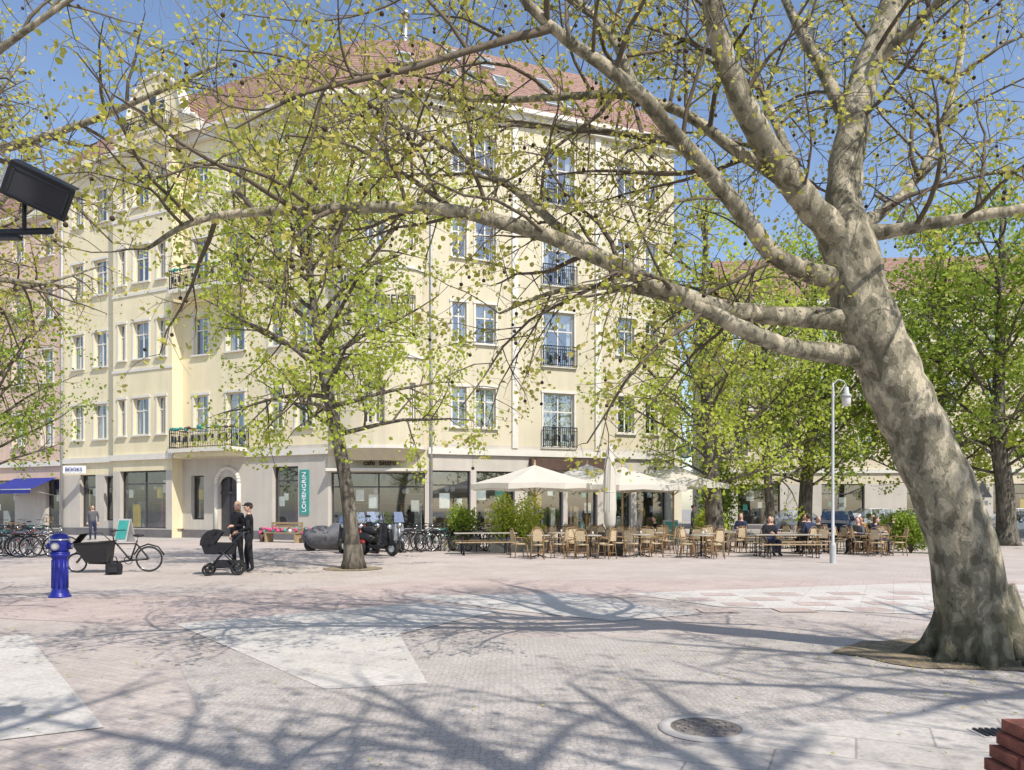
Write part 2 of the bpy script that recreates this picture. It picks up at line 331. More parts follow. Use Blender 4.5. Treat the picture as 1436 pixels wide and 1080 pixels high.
# ---------------------------------------------------------------- buildings
class Fac:
    def __init__(s,mb,p0,p1):
        s.mb=mb; s.p0=Vector((p0[0],p0[1])); d=Vector((p1[0],p1[1]))-s.p0; s.L=d.length; s.t=d/s.L; s.n=Vector((s.t.y,-s.t.x))
    def pt(s,u,z,d=0): 
        q=s.p0+s.t*u+s.n*d; return Vector((q.x,q.y,z))
    def box(s,u0,u1,z0,z1,d0,d1,k):
        s.mb.hexa([s.pt(u0,z0,d1),s.pt(u1,z0,d1),s.pt(u1,z0,d0),s.pt(u0,z0,d0),s.pt(u0,z1,d1),s.pt(u1,z1,d1),s.pt(u1,z1,d0),s.pt(u0,z1,d0)],k)
    def quad(s,u0,u1,z0,z1,d,k): s.mb.face([s.pt(u0,z0,d),s.pt(u1,z0,d),s.pt(u1,z1,d),s.pt(u0,z1,d)],k)
    def u(s,px):
        k=(px-CX)/F
        return (k*s.p0.y-s.p0.x)/(s.t.x-k*s.t.y)
    def build(s,z0,z1,ops,wall,trim=True):
        us=sorted(set([0,s.L]+[round(o[i],4) for o in ops for i in (0,1)])); zs=sorted(set([z0,z1]+[round(o[i],4) for o in ops for i in (2,3)]))
        for i in range(len(us)-1):
            for j in range(len(zs)-1):
                uc=(us[i]+us[i+1])/2; zc=(zs[j]+zs[j+1])/2
                if any(o[0]<uc<o[1] and o[2]<zc<o[3] for o in ops): continue
                w=wall(zc) if callable(wall) else wall
                s.quad(us[i],us[i+1],zs[j],zs[j+1],0,w)
        for o in ops:
            u0,u1,a,b,kind=o; D=.22 if kind!='shop' else .3
            w=wall((a+b)/2) if callable(wall) else wall
            for q in ([s.pt(u0,a),s.pt(u0,a,-D),s.pt(u0,b,-D),s.pt(u0,b)],[s.pt(u1,a,-D),s.pt(u1,a),s.pt(u1,b),s.pt(u1,b,-D)],
                      [s.pt(u0,b),s.pt(u0,b,-D),s.pt(u1,b,-D),s.pt(u1,b)],[s.pt(u0,a,-D),s.pt(u0,a),s.pt(u1,a),s.pt(u1,a,-D)]): s.mb.face(q,w)
            fw=.07; fk='trim' if kind!='shop' else 'door'; d0,d1=-D,-D+.07
            if kind=='door':
                s.quad(u0,u1,a,b,-D+.001,'door'); 
                s.box(u0,u1,a+2.3,a+2.4,-D+.002,-D+.06,'door'); s.box((u0+u1)/2-.03,(u0+u1)/2+.03,a,b,-D+.002,-D+.05,'iron'); continue
            s.box(u0,u0+fw,a,b,d0,d1,fk); s.box(u1-fw,u1,a,b,d0,d1,fk); s.box(u0+fw,u1-fw,a,a+fw,d0,d1,fk); s.box(u0+fw,u1-fw,b-fw,b,d0,d1,fk)
            if kind=='shop':
                n=max(1,int((u1-u0)/1.6))
                for i in range(1,n): 
                    x=u0+(u1-u0)*i/n; s.box(x-.03,x+.03,a+fw,b-fw,d0,d1,fk)
                if b-a>2.6: s.box(u0+fw,u1-fw,b-.75,b-.69,d0-.002,d1-.004,fk)
                s.quad(u0+fw,u1-fw,a+fw,b-fw,-D+.03,'shopglass')
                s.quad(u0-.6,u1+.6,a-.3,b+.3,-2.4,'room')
                s.mb.face([s.pt(u0-.6,a,-D-.02),s.pt(u1+.6,a,-D-.02),s.pt(u1+.6,a,-2.4),s.pt(u0-.6,a,-2.4)],'wood')
                for i in range(int((u1-u0)*3.2)):
                    x=R.uniform(u0+.1,u1-.3); h=R.uniform(.3,1.5); dd=R.uniform(.45,1.9)
                    s.box(x,x+R.uniform(.08,.45),a+.01,a+h,-dd-.2,-dd,R.choice(['curtain','wood','teal','black','rattan','white','brown','yellow','flower','grey']))
                for i in range(int((u1-u0)*.7)+1):
                    x=R.uniform(u0+.1,u1-.6); z=R.uniform(a+.9,b-1.2); ww=R.uniform(.25,.55)
                    s.box(x,min(u1-.1,x+ww),z,z+ww*1.4,-D-.07,-D-.05,R.choice(['white','curtain','teal','yellow','white']))
                for i in range(int((u1-u0)*.8)+1):
                    x=R.uniform(u0+.2,u1-.2); c_=s.pt(x,b-.9,-1.2); s.mb.ell(c_,(.12,.12,.14),'white',10,6); s.mb.tube([c_,c_+Vector((0,0,.9))],.008,'black',4)
                for zz in (a+.9,a+1.4,a+1.9): s.box(u0+.3,u1-.3,zz,zz+.03,-2.38,-2.1,'wood')
            else:
                cu=(u0+u1)/2; tz=a+(b-a)*.66
                s.box(cu-.035,cu+.035,a+fw,b-fw,d0+.002,d1-.004,fk); s.box(u0+fw,u1-fw,tz-.035,tz+.035,d0+.004,d1-.002,fk)
                s.quad(u0+fw,u1-fw,a+fw,b-fw,-D+.03,'glass')
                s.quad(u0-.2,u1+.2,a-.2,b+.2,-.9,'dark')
                r=R.random()
                if r<.75:
                    cw=(u1-u0)*R.uniform(.16,.36); s.quad(u0,u0+cw,a,b,-.32,'curtain'); s.quad(u1-cw,u1,a,b,-.32,'curtain')
                if r>.6: s.quad(u0,u1,b-(b-a)*R.uniform(.2,.5),b,-.36,'curtain')
                if trim:
                    tw=.1
                    s.box(u0-tw,u0-.002,a,b,.002,.04,'trim'); s.box(u1+.002,u1+tw,a,b,.002,.04,'trim'); s.box(u0-tw-.04,u1+tw+.04,b+.002,b+.14,.003,.07,'trim')
                    s.box(u0-.14,u1+.14,a-.09,a-.002,-.05,.13,'trim')
def rail(f,u0,u1,z0,z1,d,proj=True,nb=None):
    mb=f.mb
    def bar(a,b,r): mb.tube([a,b],r,'iron',5)
    runs=[((u0,d),(u1,d))]
    if proj: runs+=[((u0,.02),(u0,d)),((u1,.02),(u1,d))]
    for (a,b) in runs:
        A=lambda z:f.pt(a[0],z,a[1]); B=lambda z:f.pt(b[0],z,b[1])
        bar(A(z1),B(z1),.03); bar(A(z0+.08),B(z0+.08),.02); bar(A(z1-.18),B(z1-.18),.014)
        n=max(2,int((B(0)-A(0)).length/.12))
        for i in range(n+1):
            t=i/n; p=A(0).lerp(B(0),t); mb.tube([(p.x,p.y,z0),(p.x,p.y,z1)],.012 if i not in(0,n) else .03,'iron',4,caps=False)
        for i in range(0,n,4):
            t=(i+2)/n
            if t<1: 
                p=A(0).lerp(B(0),t); zc=(z0+z1)/2
                mb.box((p.x,p.y,zc),(.14,.03,.35),'iron',math.atan2(f.t.y,f.t.x)+0)
FZ=[4.7+4.25*i for i in range(4)]; EAVE=21.9
def onray(p0,dx,dy,px):
    k=(px-CX)/F; t=(k*p0[1]-p0[0])/(dx-k*dy); return (p0[0]+dx*t,p0[1]+dy*t)
C0=(-9.08,38.0); C1=(-4.15,38.0)
LD=(-15.2,7.4); RD=(13.2,5.0)
A_=onray(C0,*LD,88); D_=onray(C1,*RD,945)
B1=onray(C0,*LD,174); B2=onray(C0,*LD,256)
nl=Vector((LD[1]*-1,LD[0])).normalized()
if nl.y>0: nl=-nl
pb=.7
B1p=(B1[0]+nl.x*pb,B1[1]+nl.y*pb); B2p=(B2[0]+nl.x*pb,B2[1]+nl.y*pb)
bld=empty('corner_apartment_building')
mb=MB()
def colwall(z): return 'base' if z<4.5 else 'cream'
def colwall2(z): return 'base' if z<4.5 else 'offwhite'
f=Fac(mb,A_,B1)
ops=[]
for z in FZ:
    for a,b in ((102,117),(132,150),(161,171)): ops.append((f.u(a),f.u(b),z+1,z+3.05,'win'))
ops+=[(f.u(112),f.u(134),.5,3.6,'shop'),(f.u(146),f.u(170),.9,3.5,'shop')]
f.build(0,EAVE,ops,colwall); f.box(0,f.L,0,.45,.002,.06,'plinth') ; f.box(0,f.L,4.3,4.62,.002,.14,'trim')
mb.tube([f.pt(.1,0,.12),f.pt(.1,EAVE,.12)],.07,'grey',8)
fA=f
f=Fac(mb,B1,B1p); f.build(0,EAVE,[],colwall)
f=Fac(mb,B1p,B2p); fB=f
w=f.L
bw=[(.10*w,.22*w),(.36*w,.62*w),(.76*w,.90*w)]
ops=[(a,b,z+1,z+3.05,'win') for z in FZ for a,b in bw]+[(.12*w,.9*w,.5,3.7,'shop')]
f.build(0,EAVE,ops,colwall); f.box(0,f.L,0,.45,.002,.06,'plinth'); f.box(-.14,f.L+.14,4.3,4.62,.002,.14,'trim')
for z in FZ[1:]: f.box(-.05,f.L+.05,z+.3,z+.45,.002,.05,'trim')
f=Fac(mb,B2p,B2); f.build(0,EAVE,[],colwall)
f=Fac(mb,B2,C0); fC=f
ops=[]
for i,z in enumerate(FZ):
    ops.append((f.u(318),f.u(343),z+(.1 if i in(0,2) else 1),z+3.05,'win'))
    ops.append((f.u(272),f.u(292),z+(1),z+3.05,'win'))
    ops.append((f.u(378),f.u(396),z+1,z+3.05,'win')); ops.append((f.u(415),f.u(438),z+1,z+3.05,'win'))
ops+=[(f.u(306),f.u(333),.1,3.3,'door'),(f.u(382),f.u(418),.7,3.75,'shop'),(f.u(268),f.u(286),1.0,3.4,'shop')]
f.build(0,EAVE,ops,colwall); 
f.box(0,f.u(304),0,.45,.002,.06,'plinth'); f.box(f.u(335),f.L,0,.45,.002,.06,'plinth'); f.box(0,f.L,4.3,4.62,.002,.14,'trim')
uc=(f.u(306)+f.u(333))/2; hw=(f.u(333)-f.u(306))/2
prev=None
for i in range(15):
    a=math.pi*i/14; 
    q=(uc-(hw+.12)*math.cos(a),3.3-hw+ .35 +(hw+.12)*math.sin(a))
    if prev: mb.tube([f.pt(prev[0],prev[1],.03),f.pt(q[0],q[1],.03)],.11,'trim',6)
    prev=q
for i in range(2):
    s_=-1 if i==0 else 1; mb.tube([f.pt(uc+s_*(hw+.12),.1,.03),f.pt(uc+s_*(hw+.12),3.65-hw,.03)],.11,'trim',6)
for s_ in (-1,1):
    pts=[f.pt(uc+s_*hw,3.3,-.05)]+[f.pt(uc+s_*hw*math.cos(a*math.pi/16),3.3-hw+hw*math.sin(a*math.pi/16),-.05) for a in range(9)]
    mb.face(pts,'base')
for i,z in enumerate((FZ[0],FZ[2])):
    a,b=f.u(262),f.u(350)
    f.box(a,b,z-.12,z+.08,.16,1.25,'trim'); f.box(a+.2,b-.2,z-.35,z-.124,.16,1.0,'cream'); rail(f,a+.06,b-.06,z+.08,z+1.1,1.18)
    for k in range(16):
        p=f.pt(R.uniform(a,b),z+1.05+R.uniform(0,.15),1.2); mb.ell(p,(.12,.1,.09),'teal' if k%3 else 'brown',6,4)
f=Fac(mb,C0,C1); fD=f
f.build(0,EAVE,[(.15,f.L-.15,.45,3.4,'shop')]+[(f.L*.5-.5,f.L*.5+.5,z+1,z+3.0,'win') for z in FZ[3:]],colwall2)
f.box(0,f.L,0,.4,.002,.06,'plinth'); f.box(0,f.L,3.46,4.2,.002,.05,'offwhite')
f.box(0,f.L,3.44,3.58,.052,.5,'trim')
nb=12; bp=[]
for i in range(nb+1):
    a=math.pi*i/nb; bp.append((-6.615-2.3*math.cos(a),38.0-1.25*math.sin(a)))
zb0,zb1=4.5,17.3
for i in range(nb):
    g=Fac(mb,bp[i],bp[i+1]); ops=[]
    if i in (2,5,6,9):
        ops=[(.06,g.L-.06,z+1,z+3.0,'win') for z in FZ[:3]]
    g.build(zb0,zb1,ops,'offwhite',trim=False)
    for zz in (zb0,zb1-.15)+tuple(z-.05 for z in FZ[1:3]): g.box(-.03,g.L+.03,zz,zz+.16,.002,.08,'trim')
mb.face([(x,y,zb1) for x,y in bp],'trim'); mb.face([(x,y,zb0) for x,y in bp],'offwhite')
bs=[( -6.615+(x+6.615)*.6, 38+(y-38)*.6) for x,y in bp]
for i in range(nb): mb.face([(*bs[i],3.95),(*bs[i+1],3.95),(*bp[i+1],zb0-.002),(*bp[i],zb0-.002)],'offwhite')
f=Fac(mb,C1,D_); fE=f
ops=[]
for i,z in enumerate(FZ):
    for a,b in ((634,654),(667,695),(866,889),(905,922)): ops.append((f.u(a),f.u(b),z+1,z+3,'win'))
    ops.append((f.u(762),f.u(805),z+.12,z+2.95,'win'))
ops+=[(f.u(a),f.u(b),.35,3.5,'shop') for a,b in ((606,660),(668,722),(740,790),(796,838),(850,885),(893,935))]
f.build(0,EAVE,ops,colwall2)
for px in (722,838): 
    u=f.u(px); f.box(u-.16,u+.16,4.7,EAVE-.4,.002,.10,'trim')
for z in FZ: rail(f,f.u(760),f.u(807),z+.1,z+1.15,.18,False)
f.box(0,f.L,4.3,4.62,.002,.16,'trim')
f.box(f.u(742),f.u(850),3.62,4.2,.002,.35,'brown')
mb.tube([f.pt(.15,0,.12),f.pt(.15,EAVE-.4,.12)],.06,'grey',8)
ins=Vector((-f.n.x,-f.n.y)); D2=(D_[0]+ins.x*13,D_[1]+ins.y*13)
g=Fac(mb,D_,D2); g.build(0,EAVE,[(3+4*i,4.1+4*i,z+1,z+3,'win') for i in range(3) for z in FZ],'offwhite')
A2=(A_[0]-nl.x*13,A_[1]-nl.y*13)
g=Fac(mb,A2,A_); g.build(0,EAVE,[],'cream')
g=Fac(mb,D2,A2); g.build(0,EAVE,[],'cream')
for g in (fA,fC,fD,fE):
    g.box(-.1,g.L+.1,EAVE-.45,EAVE-.1,.002,.3,'trim'); g.box(-.15,g.L+.15,EAVE-.098,EAVE+.12,.001,.55,'trim')
fB.box(-.1,fB.L+.1,EAVE-.45,EAVE-.1,.002,.3,'trim')
mb.obj('facade_walls',parent=bld)
mb=MB()
poly=[A_,C0,C1,D_,D2,A2]
def offset(poly,d):
    out=[]; n=len(poly)
    for i in range(n):
        p0,p1,p2=Vector(poly[i-1]),Vector(poly[i]),Vector(poly[(i+1)%n])
        t1=(p1-p0).normalized(); t2=(p2-p1).normalized(); n1=Vector((-t1.y,t1.x)); n2=Vector((-t2.y,t2.x))
        m_=(n1+n2).normalized(); out.append(p1+m_*(d/max(.3,m_.dot(n1))))
    return out
r0=offset(poly,-.5); r1=offset(poly,3.6)
z0,z1=EAVE+.13,26.9
for i in range(6):
    j=(i+1)%6; mb.face([(*r0[i],z0),(*r0[j],z0),(*r1[j],z1),(*r1[i],z1)],'roof')
mb.face([(*p,z1) for p in r1],'roof')
Fe=Fac(mb,(r0[2].x,r0[2].y),(r0[3].x,r0[3].y))
rise=z1-z0; run=4.1
def onroof(u,t,h=.0): 
    q=Fe.pt(u,z0+rise*t,-run*t); return q+Vector((Fe.n.x*h*.8,Fe.n.y*h*.8,h*.6))
for px,t in ((625,.3),(655,.3),(700,.32),(765,.15),(790,.15),(770,.45),(640,.68),(690,.66),(560,.4)):
    u=Fe.u(px)+.3
    w_,hh=.8,.2
    c8=[onroof(u,t,.0),onroof(u+w_,t,.0),onroof(u+w_,t+hh,.0),onroof(u,t+hh,.0),onroof(u,t,.12),onroof(u+w_,t,.12),onroof(u+w_,t+hh,.12),onroof(u,t+hh,.12)]
    mb.hexa(c8,'grey'); mb.face([onroof(u+.08,t+.02,.125),onroof(u+w_-.08,t+.02,.125),onroof(u+w_-.08,t+hh-.02,.125),onroof(u+.08,t+hh-.02,.125)],'shopglass')
c=P(568,30,43)
mb.tube([(c.x,c.y,26),(c.x,c.y,c.z+.3)],.2,'steel',12); mb.tube([(c.x,c.y,c.z+.3),(c.x,c.y,c.z+.5)],.3,'steel',12)
mb.box((c.x-1.5,c.y+2,27.4),(.9,1.4,1.6),'brickb')
mb.obj('roof',parent=bld)
mb=MB(); g=fB; g.mb=mb
ga,gb=.2,fB.L+1.9; gc=(ga+gb)/2; gw=(gb-ga)/2
prof=[(ga,EAVE-.1)]
for i in range(21):
    t=-1+2*i/20; a=abs(t)
    z=EAVE+.6+ (2.9*math.sqrt(max(0,1-(a/.72)**2)) if a<.70 else 0.25*(1-a)/.3)
    prof.append((gc+gw*t,z))
prof.append((gb,EAVE-.1))
fr=[g.pt(u,z,.06) for u,z in prof]; bk=[g.pt(u,z,-.5) for u,z in prof]
mb.face(fr,'cream')
for i in range(len(prof)-1): mb.face([fr[i],fr[i+1],bk[i+1],bk[i]],'trim')
for i in range(1,len(prof)-2): 
    mb.tube([g.pt(prof[i][0],prof[i][1],.08),g.pt(prof[i+1][0],prof[i+1][1],.08)],.13,'trim',6)
for k in range(3):
    u=gc-.95+k*.65; hh=1.5 if k==1 else 1.15
    g.box(u,u+.6,EAVE+.9,EAVE+.9+hh,.062,.12,'trim'); g.quad(u+.08,u+.52,EAVE+1.0,EAVE+.82+hh,.124,'shopglass'); g.box(u+.08,u+.52,EAVE+1.0,EAVE+.82+hh,.1201,.1215,'dark')
    g.box(u+.08,u+.52,EAVE+1.5,EAVE+1.54,.123,.14,'trim')
rail(g,gc-1.5,gc+1.5,EAVE+.15,EAVE+1.0,.75); g.box(gc-1.6,gc+1.6,EAVE+.0,EAVE+.15,.55,.85,'trim')
mb.hexa([g.pt(gc-1.6,EAVE,-.5),g.pt(gc+1.6,EAVE,-.5),g.pt(gc+1.6,EAVE,-5),g.pt(gc-1.6,EAVE,-5),g.pt(gc-1.2,EAVE+2.8,-.5),g.pt(gc+1.2,EAVE+2.8,-.5),g.pt(gc+1.2,EAVE+2.8,-5),g.pt(gc-1.2,EAVE+2.8,-5)],'roof')
mb.obj('curved_gable',parent=bld)
def text(body,name,size,mk,p,rotz,parent,ext=.02,roll=0):
    cu=bpy.data.curves.new(name,'FONT'); cu.body=body; cu.size=size; cu.extrude=ext; cu.align_x='CENTER'; cu.align_y='CENTER'; cu.offset=.004
    o=bpy.data.objects.new(name+'_c',cu); scene.collection.objects.link(o)
    bpy.context.view_layer.update(); dg=bpy.context.evaluated_depsgraph_get(); me=bpy.data.meshes.new_from_object(o.evaluated_get(dg)); bpy.data.objects.remove(o)
    me.materials.clear(); me.materials.append(M[mk]); q=place(me,name,p,0,parent)
    q.rotation_euler=(Matrix.Rotation(rotz,4,'Z')@Matrix.Rotation(math.pi/2,4,'X')@Matrix.Rotation(roll,4,'Z')).to_euler(); return q
angL=math.atan2(fC.t.y,fC.t.x); angR=math.atan2(fE.t.y,fE.t.x)
mb=MB(); g=fC; g.mb=mb
g.box(g.u(421),g.u(434),1.3,3.55,.004,.05,'teal'); sg=mb.obj('shop_sign')
p=fC.pt((fC.u(421)+fC.u(434))/2,2.43,.055); text('LOHENGRIN','lettering',.36,'white',p,angL,sg,.01,math.pi/2)
t=text('HAUS','facade_lettering',.95,'iron',(-7.3,36.66,12.35),0,bld,.03)
t=text('HOHENFELS','facade_lettering',.62,'iron',(-6.6,36.66,11.55),0,bld,.03)
t=text('cafe  bistro','shop_lettering',.36,'brown',(-6.5,37.9,3.85),0,bld,.02)
mb=MB(); p=P(961,632,40.5)
mb.tube([(p.x,p.y-.05,p.z),(p.x,p.y+.05,p.z)],.42,'teal',24); mb.tube([(p.x,p.y-.055,p.z),(p.x,p.y-.051,p.z)],.34,'curtain',24); mb.tube([(p.x-1.1,p.y,p.z),(p.x-.4,p.y,p.z)],.03,'iron',5)
so=mb.obj('round_hanging_sign'); text('ELFE','lettering',.26,'teal',(p.x,p.y-.07,p.z),0,so,.004)
mb=MB(); p=fA.pt(fA.u(118),3.9,.6); fA.mb=mb
mb.box((p.x,p.y,p.z),(1.3,.08,.45),'white',angL+.5); mb.tube([fA.pt(fA.u(118),3.9,0),p],.03,'iron',5); so=mb.obj('shop_sign'); text('BOOKS','lettering',.3,'blue',(p.x,p.y-.1,p.z),angL+.5,so,.004)
def rowhouse(name,p0,p1,wall,H,nf,fh,spacing,shop=True,depth=12):
    e=empty(name); mb=MB(); f=Fac(mb,p0,p1); ops=[]
    n=max(1,int(f.L/spacing))
    for i in range(n):
        c=(i+.5)*f.L/n
        for k in range(nf): ops.append((c-.55,c+.55,5.5+fh*k,7.5+fh*k,'win'))
        if shop and i%2==0: ops.append((c-.2,min(f.L-.3,c+spacing-.1),.4,3.4,'shop'))
    f.build(0,H,ops,lambda z: 'base' if z<4.3 else wall)
    f.box(0,f.L,4.2,4.5,.002,.14,'trim'); f.box(-.1,f.L+.1,H-.4,H,.002,.4,'trim'); f.box(0,f.L,0,.35,.002,.05,'plinth')
    q0,q1=f.pt(0,0,-depth),f.pt(f.L,0,-depth)
    Fac(mb,(f.pt(f.L,0).x,f.pt(f.L,0).y),(q1.x,q1.y)).build(0,H,[],wall); Fac(mb,(q0.x,q0.y),(f.p0.x,f.p0.y)).build(0,H,[],wall); Fac(mb,(q1.x,q1.y),(q0.x,q0.y)).build(0,H,[],wall)
    mb.face([f.pt(-.1,H+.01,.4),f.pt(f.L+.1,H+.01,.4),f.pt(f.L,H+4,-3),f.pt(0,H+4,-3)],'roof'); mb.face([f.pt(0,H+4,-3),f.pt(f.L,H+4,-3),f.pt(f.L,H+.01,-depth),f.pt(0,H+.01,-depth)],'roof')
    for i in range(1,n,2):
        c=i*f.L/n
        if i%4==1:
            for k in range(1,nf): 
                f.box(c-1.2,c+1.2,5.2+fh*k-.15,5.2+fh*k,.15,1.1,'trim'); rail(f,c-1.15,c+1.15,5.2+fh*k,6.15+fh*k,1.05)
    mb.obj('walls_and_roof',parent=e); return f
d=Vector((LD[0],LD[1])).normalized()
nb0=(A_[0]+d.x*26,A_[1]+d.y*26)
fN=rowhouse('neighbouring_apartment_house',nb0,(A_[0]+d.x*.02,A_[1]+d.y*.02),'pink',20,4,3.9,2.6)
fR=rowhouse('background_apartment_house',(15.5,57.5),(46,55.5),'beige',17,3,3.7,3.0)
rowhouse('background_apartment_house',(46.1,55.5),(80,53),'cream',19,4,3.7,3.2)
rowhouse('background_apartment_house',(2,86),(15,80),'offwhite',19,4,3.7,3.2)
mb=MB(); f=fN; f.mb=mb; a,b=f.L-4.6,f.L-.4
mb.face([f.pt(a,3.5,.05),f.pt(b,3.5,.05),f.pt(b,2.75,1.7),f.pt(a,2.75,1.7)],'blue'); mb.face([f.pt(a,2.75,1.7),f.pt(b,2.75,1.7),f.pt(b,2.5,1.72),f.pt(a,2.5,1.72)],'blue')
mb.face([f.pt(a,3.5,.05),f.pt(a,2.75,1.7),f.pt(a,2.75,.05)],'blue')
mb.tube([f.pt(a,2.74,1.7),f.pt(b,2.74,1.7)],.03,'grey',6); mb.tube([f.pt(a+.3,2.4,.05),f.pt(a+.3,2.72,1.65)],.02,'grey',5); mb.tube([f.pt(b-.3,2.4,.05),f.pt(b-.3,2.72,1.65)],.02,'grey',5)
mb.obj('blue_awning')
# ---------------------------------------------------------------- trees
def leaves(name,C,size,mk,seed,parent=None):
    rng=np.random.default_rng(seed); C=np.asarray(C,dtype=np.float64); n=len(C)
    a=rng.normal(size=(n,3)); a[:,2]-=.3; a/=np.linalg.norm(a,axis=1)[:,None]
    nn=rng.normal(size=(n,3)); nn[:,2]+=.9; b=np.cross(nn,a); b/=np.linalg.norm(b,axis=1)[:,None]; c=np.cross(a,b)
    s=(size*rng.uniform(.5,1.3,n))[:,None]
    out=[(0,0,0),(.42,.3,.12),(.32,.72,.08),(0,1,-.05),(-.32,.72,.08),(-.42,.3,.12)]
    V=np.stack([C+s*(x*b+y*a+z*c) for x,y,z in out],axis=1).reshape(-1,3)
    me=bpy.data.meshes.new(name); me.vertices.add(n*6); me.vertices.foreach_set('co',V.ravel()); me.loops.add(n*6); me.loops.foreach_set('vertex_index',np.arange(n*6,dtype=np.int32))
    me.polygons.add(n); me.polygons.foreach_set('loop_start',np.arange(0,n*6,6,dtype=np.int32)); me.materials.append(M[mk]); me.update(calc_edges=True)
    return place(me,name,parent=parent)
def rv(rr): 
    return Vector((rr.gauss(0,1),rr.gauss(0,1),rr.gauss(0,1))).normalized()
def smooth(ctrl,rad,sub=4):
    n=len(ctrl); out=[]; ro=[]
    for i in range(n-1):
        p0=ctrl[max(i-1,0)];p1=ctrl[i];p2=ctrl[i+1];p3=ctrl[min(i+2,n-1)]
        for k in range(sub):
            t=k/sub; t2=t*t;t3=t2*t
            out.append(.5*((2*p1)+(-p0+p2)*t+(2*p0-5*p1+4*p2-p3)*t2+(-p0+3*p1-3*p2+p3)*t3)); ro.append(rad[i]*(1-t)+rad[i+1]*t)
    out.append(ctrl[-1].copy()); ro.append(rad[-1]); return out,ro
def grow(mb,pts,rad,lev,cfg,rr,tips,mk):
    n=14 if rad[0]>.15 else 8 if rad[0]>.06 else 5 if rad[0]>.02 else 3
    mb.tube(pts,rad,mk if rad[0]>.05 else cfg.get('twig',mk),n,caps=rad[0]>.05,lump=.06 if rad[0]>.06 else 0)
    if lev>=cfg['levels']:
        tips.append(pts); return
    L=sum((pts[i+1]-pts[i]).length for i in range(len(pts)-1)); sp=cfg['space'][lev]; k=max(1,int(L/sp)); t0=cfg['t0'][lev]
    for i in range(k+1):
        t=t0+(1-t0)*(i+rr.random()*.8)/(k+1)
        if i==k: t=1.0
        x=t*(len(pts)-1); a=min(int(x),len(pts)-2); fr=x-a; pos=pts[a].lerp(pts[a+1],fr); r=rad[a]*(1-fr)+rad[a+1]*fr
        d=(pts[a+1]-pts[a]).normalized(); perp=rv(rr); perp=(perp-d*perp.dot(d)).normalized()
        dirv=(d*rr.uniform(.25,.8)+perp*rr.uniform(.6,1.0)+Vector((0,0,1))*cfg['up'][lev]).normalized()
        ln=rr.uniform(*cfg['len'][lev])*(1 if t<.95 else .8)*(1.15-.45*t); cr=min(r*.7,cfg['rad'][lev]*rr.uniform(.7,1.2)); m=cfg.get('seg',[5,4,3,3])[lev]
        cp=[pos]; dd=dirv.copy()
        for q in range(m):
            dd=(dd+rv(rr)*cfg['wig']+Vector((0,0,-cfg['droop'][lev]))).normalized(); cp.append(cp[-1]+dd*(ln/m))
        if cfg.get('cull') and cfg['cull'](cp[-1]): continue
        grow(mb,cp,[cr*(1-.75*q/m) for q in range(m+1)],lev+1,cfg,rr,tips,mk)
def scatter(tips,per,sig,rr,lo=.25):
    C=[]
    for pts in tips:
        if rr.random()<.12: continue
        k=int(per*rr.uniform(.2,1.8)+rr.random()) 
        for _ in range(k):
            x=rr.uniform(lo,1)*(len(pts)-1); a=min(int(x),len(pts)-2); p=pts[a].lerp(pts[a+1],x-a); C.append((p.x+rr.gauss(0,sig),p.y+rr.gauss(0,sig),p.z+rr.gauss(0,sig)))
    return C
e=empty('added_shadow_plane_tree'); mb=MB(); rr=random.Random(3); tips=[]
cfg=dict(levels=3,space=[.42,.28,.17],t0=[.12,.15,.2],up=[.25,.05,0],len=[(.9,2.6),(.45,1.1),(.2,.5)],rad=[.026,.010,.005],wig=.28,droop=[.03,.09,.1],twig='twig',seg=[6,4,3],
  cull=lambda p:(p.y<3.2 and p.z<7))
def limb(spec,sub=4,grow_=True,t0=.12,sp=.42,k=.86):
    c=[P(a,b,y) for a,b,y,r in spec]; pts,rad=smooth(c,[s[3]*k for s in spec],sub)
    cf=dict(cfg); cf['t0']=[t0,.15,.2]; cf['space']=[sp,.28,.17]
    pts=[p+rv(rr)*min(.02,rad[i]*.12) for i,p in enumerate(pts)]
    if grow_: grow(mb,pts,rad,0,cf,rr,tips,'planebark')
    else: mb.tube(pts,rad,'planebark',24,lump=.035)
spec=[(1374,938,8.4,.56),(1372,905,8.4,.44),(1366,860,8.4,.375),(1345,760,8.4,.335),(1308,650,8.4,.325),(1266,560,8.4,.315),(1232,490,8.4,.315),(1207,420,8.4,.30),(1190,350,8.4,.28),(1183,310,8.4,.23)]
limb(spec,4,False,k=1)
for a in (200,240,290,335,30,100,165):
    a=math.radians(a+R.uniform(-8,8)); c=G(1372,922); q=R.uniform(.8,1.1)
    mb.tube([c+Vector((.22*math.cos(a),.22*math.sin(a),.8)),c+Vector((.34*math.cos(a),.34*math.sin(a),.32)),c+Vector((.52*q*math.cos(a),.52*q*math.sin(a),.08)),c+Vector((.82*q*math.cos(a),.82*q*math.sin(a),-.06))],[.13,.15,.11,.05],'planebark',10)
mb.ell(P(1185,335,8.4),(.28,.28,.3),'planebark',14,10)
limb([(1188,345,8.4,.25),(1183,270,8.5,.22),(1195,180,8.6,.20),(1220,90,8.8,.18),(1252,0,9,.16),(1285,-120,9.3,.12),(1290,-260,9.5,.06)],t0=.3)
limb([(1185,345,8.4,.22),(1140,295,8.2,.17),(1095,235,8.0,.16),(1050,160,7.8,.14),(1010,60,7.6,.12),(985,-60,7.4,.09),(950,-200,7.2,.05)],t0=.2)
limb([(1180,395,8.4,.16),(1095,365,8.1,.11),(1040,300,7.8,.10),(970,215,7.5,.09),(890,125,7.2,.08),(800,60,7.0,.06),(740,5,6.8,.05),(690,-70,6.6,.03)])
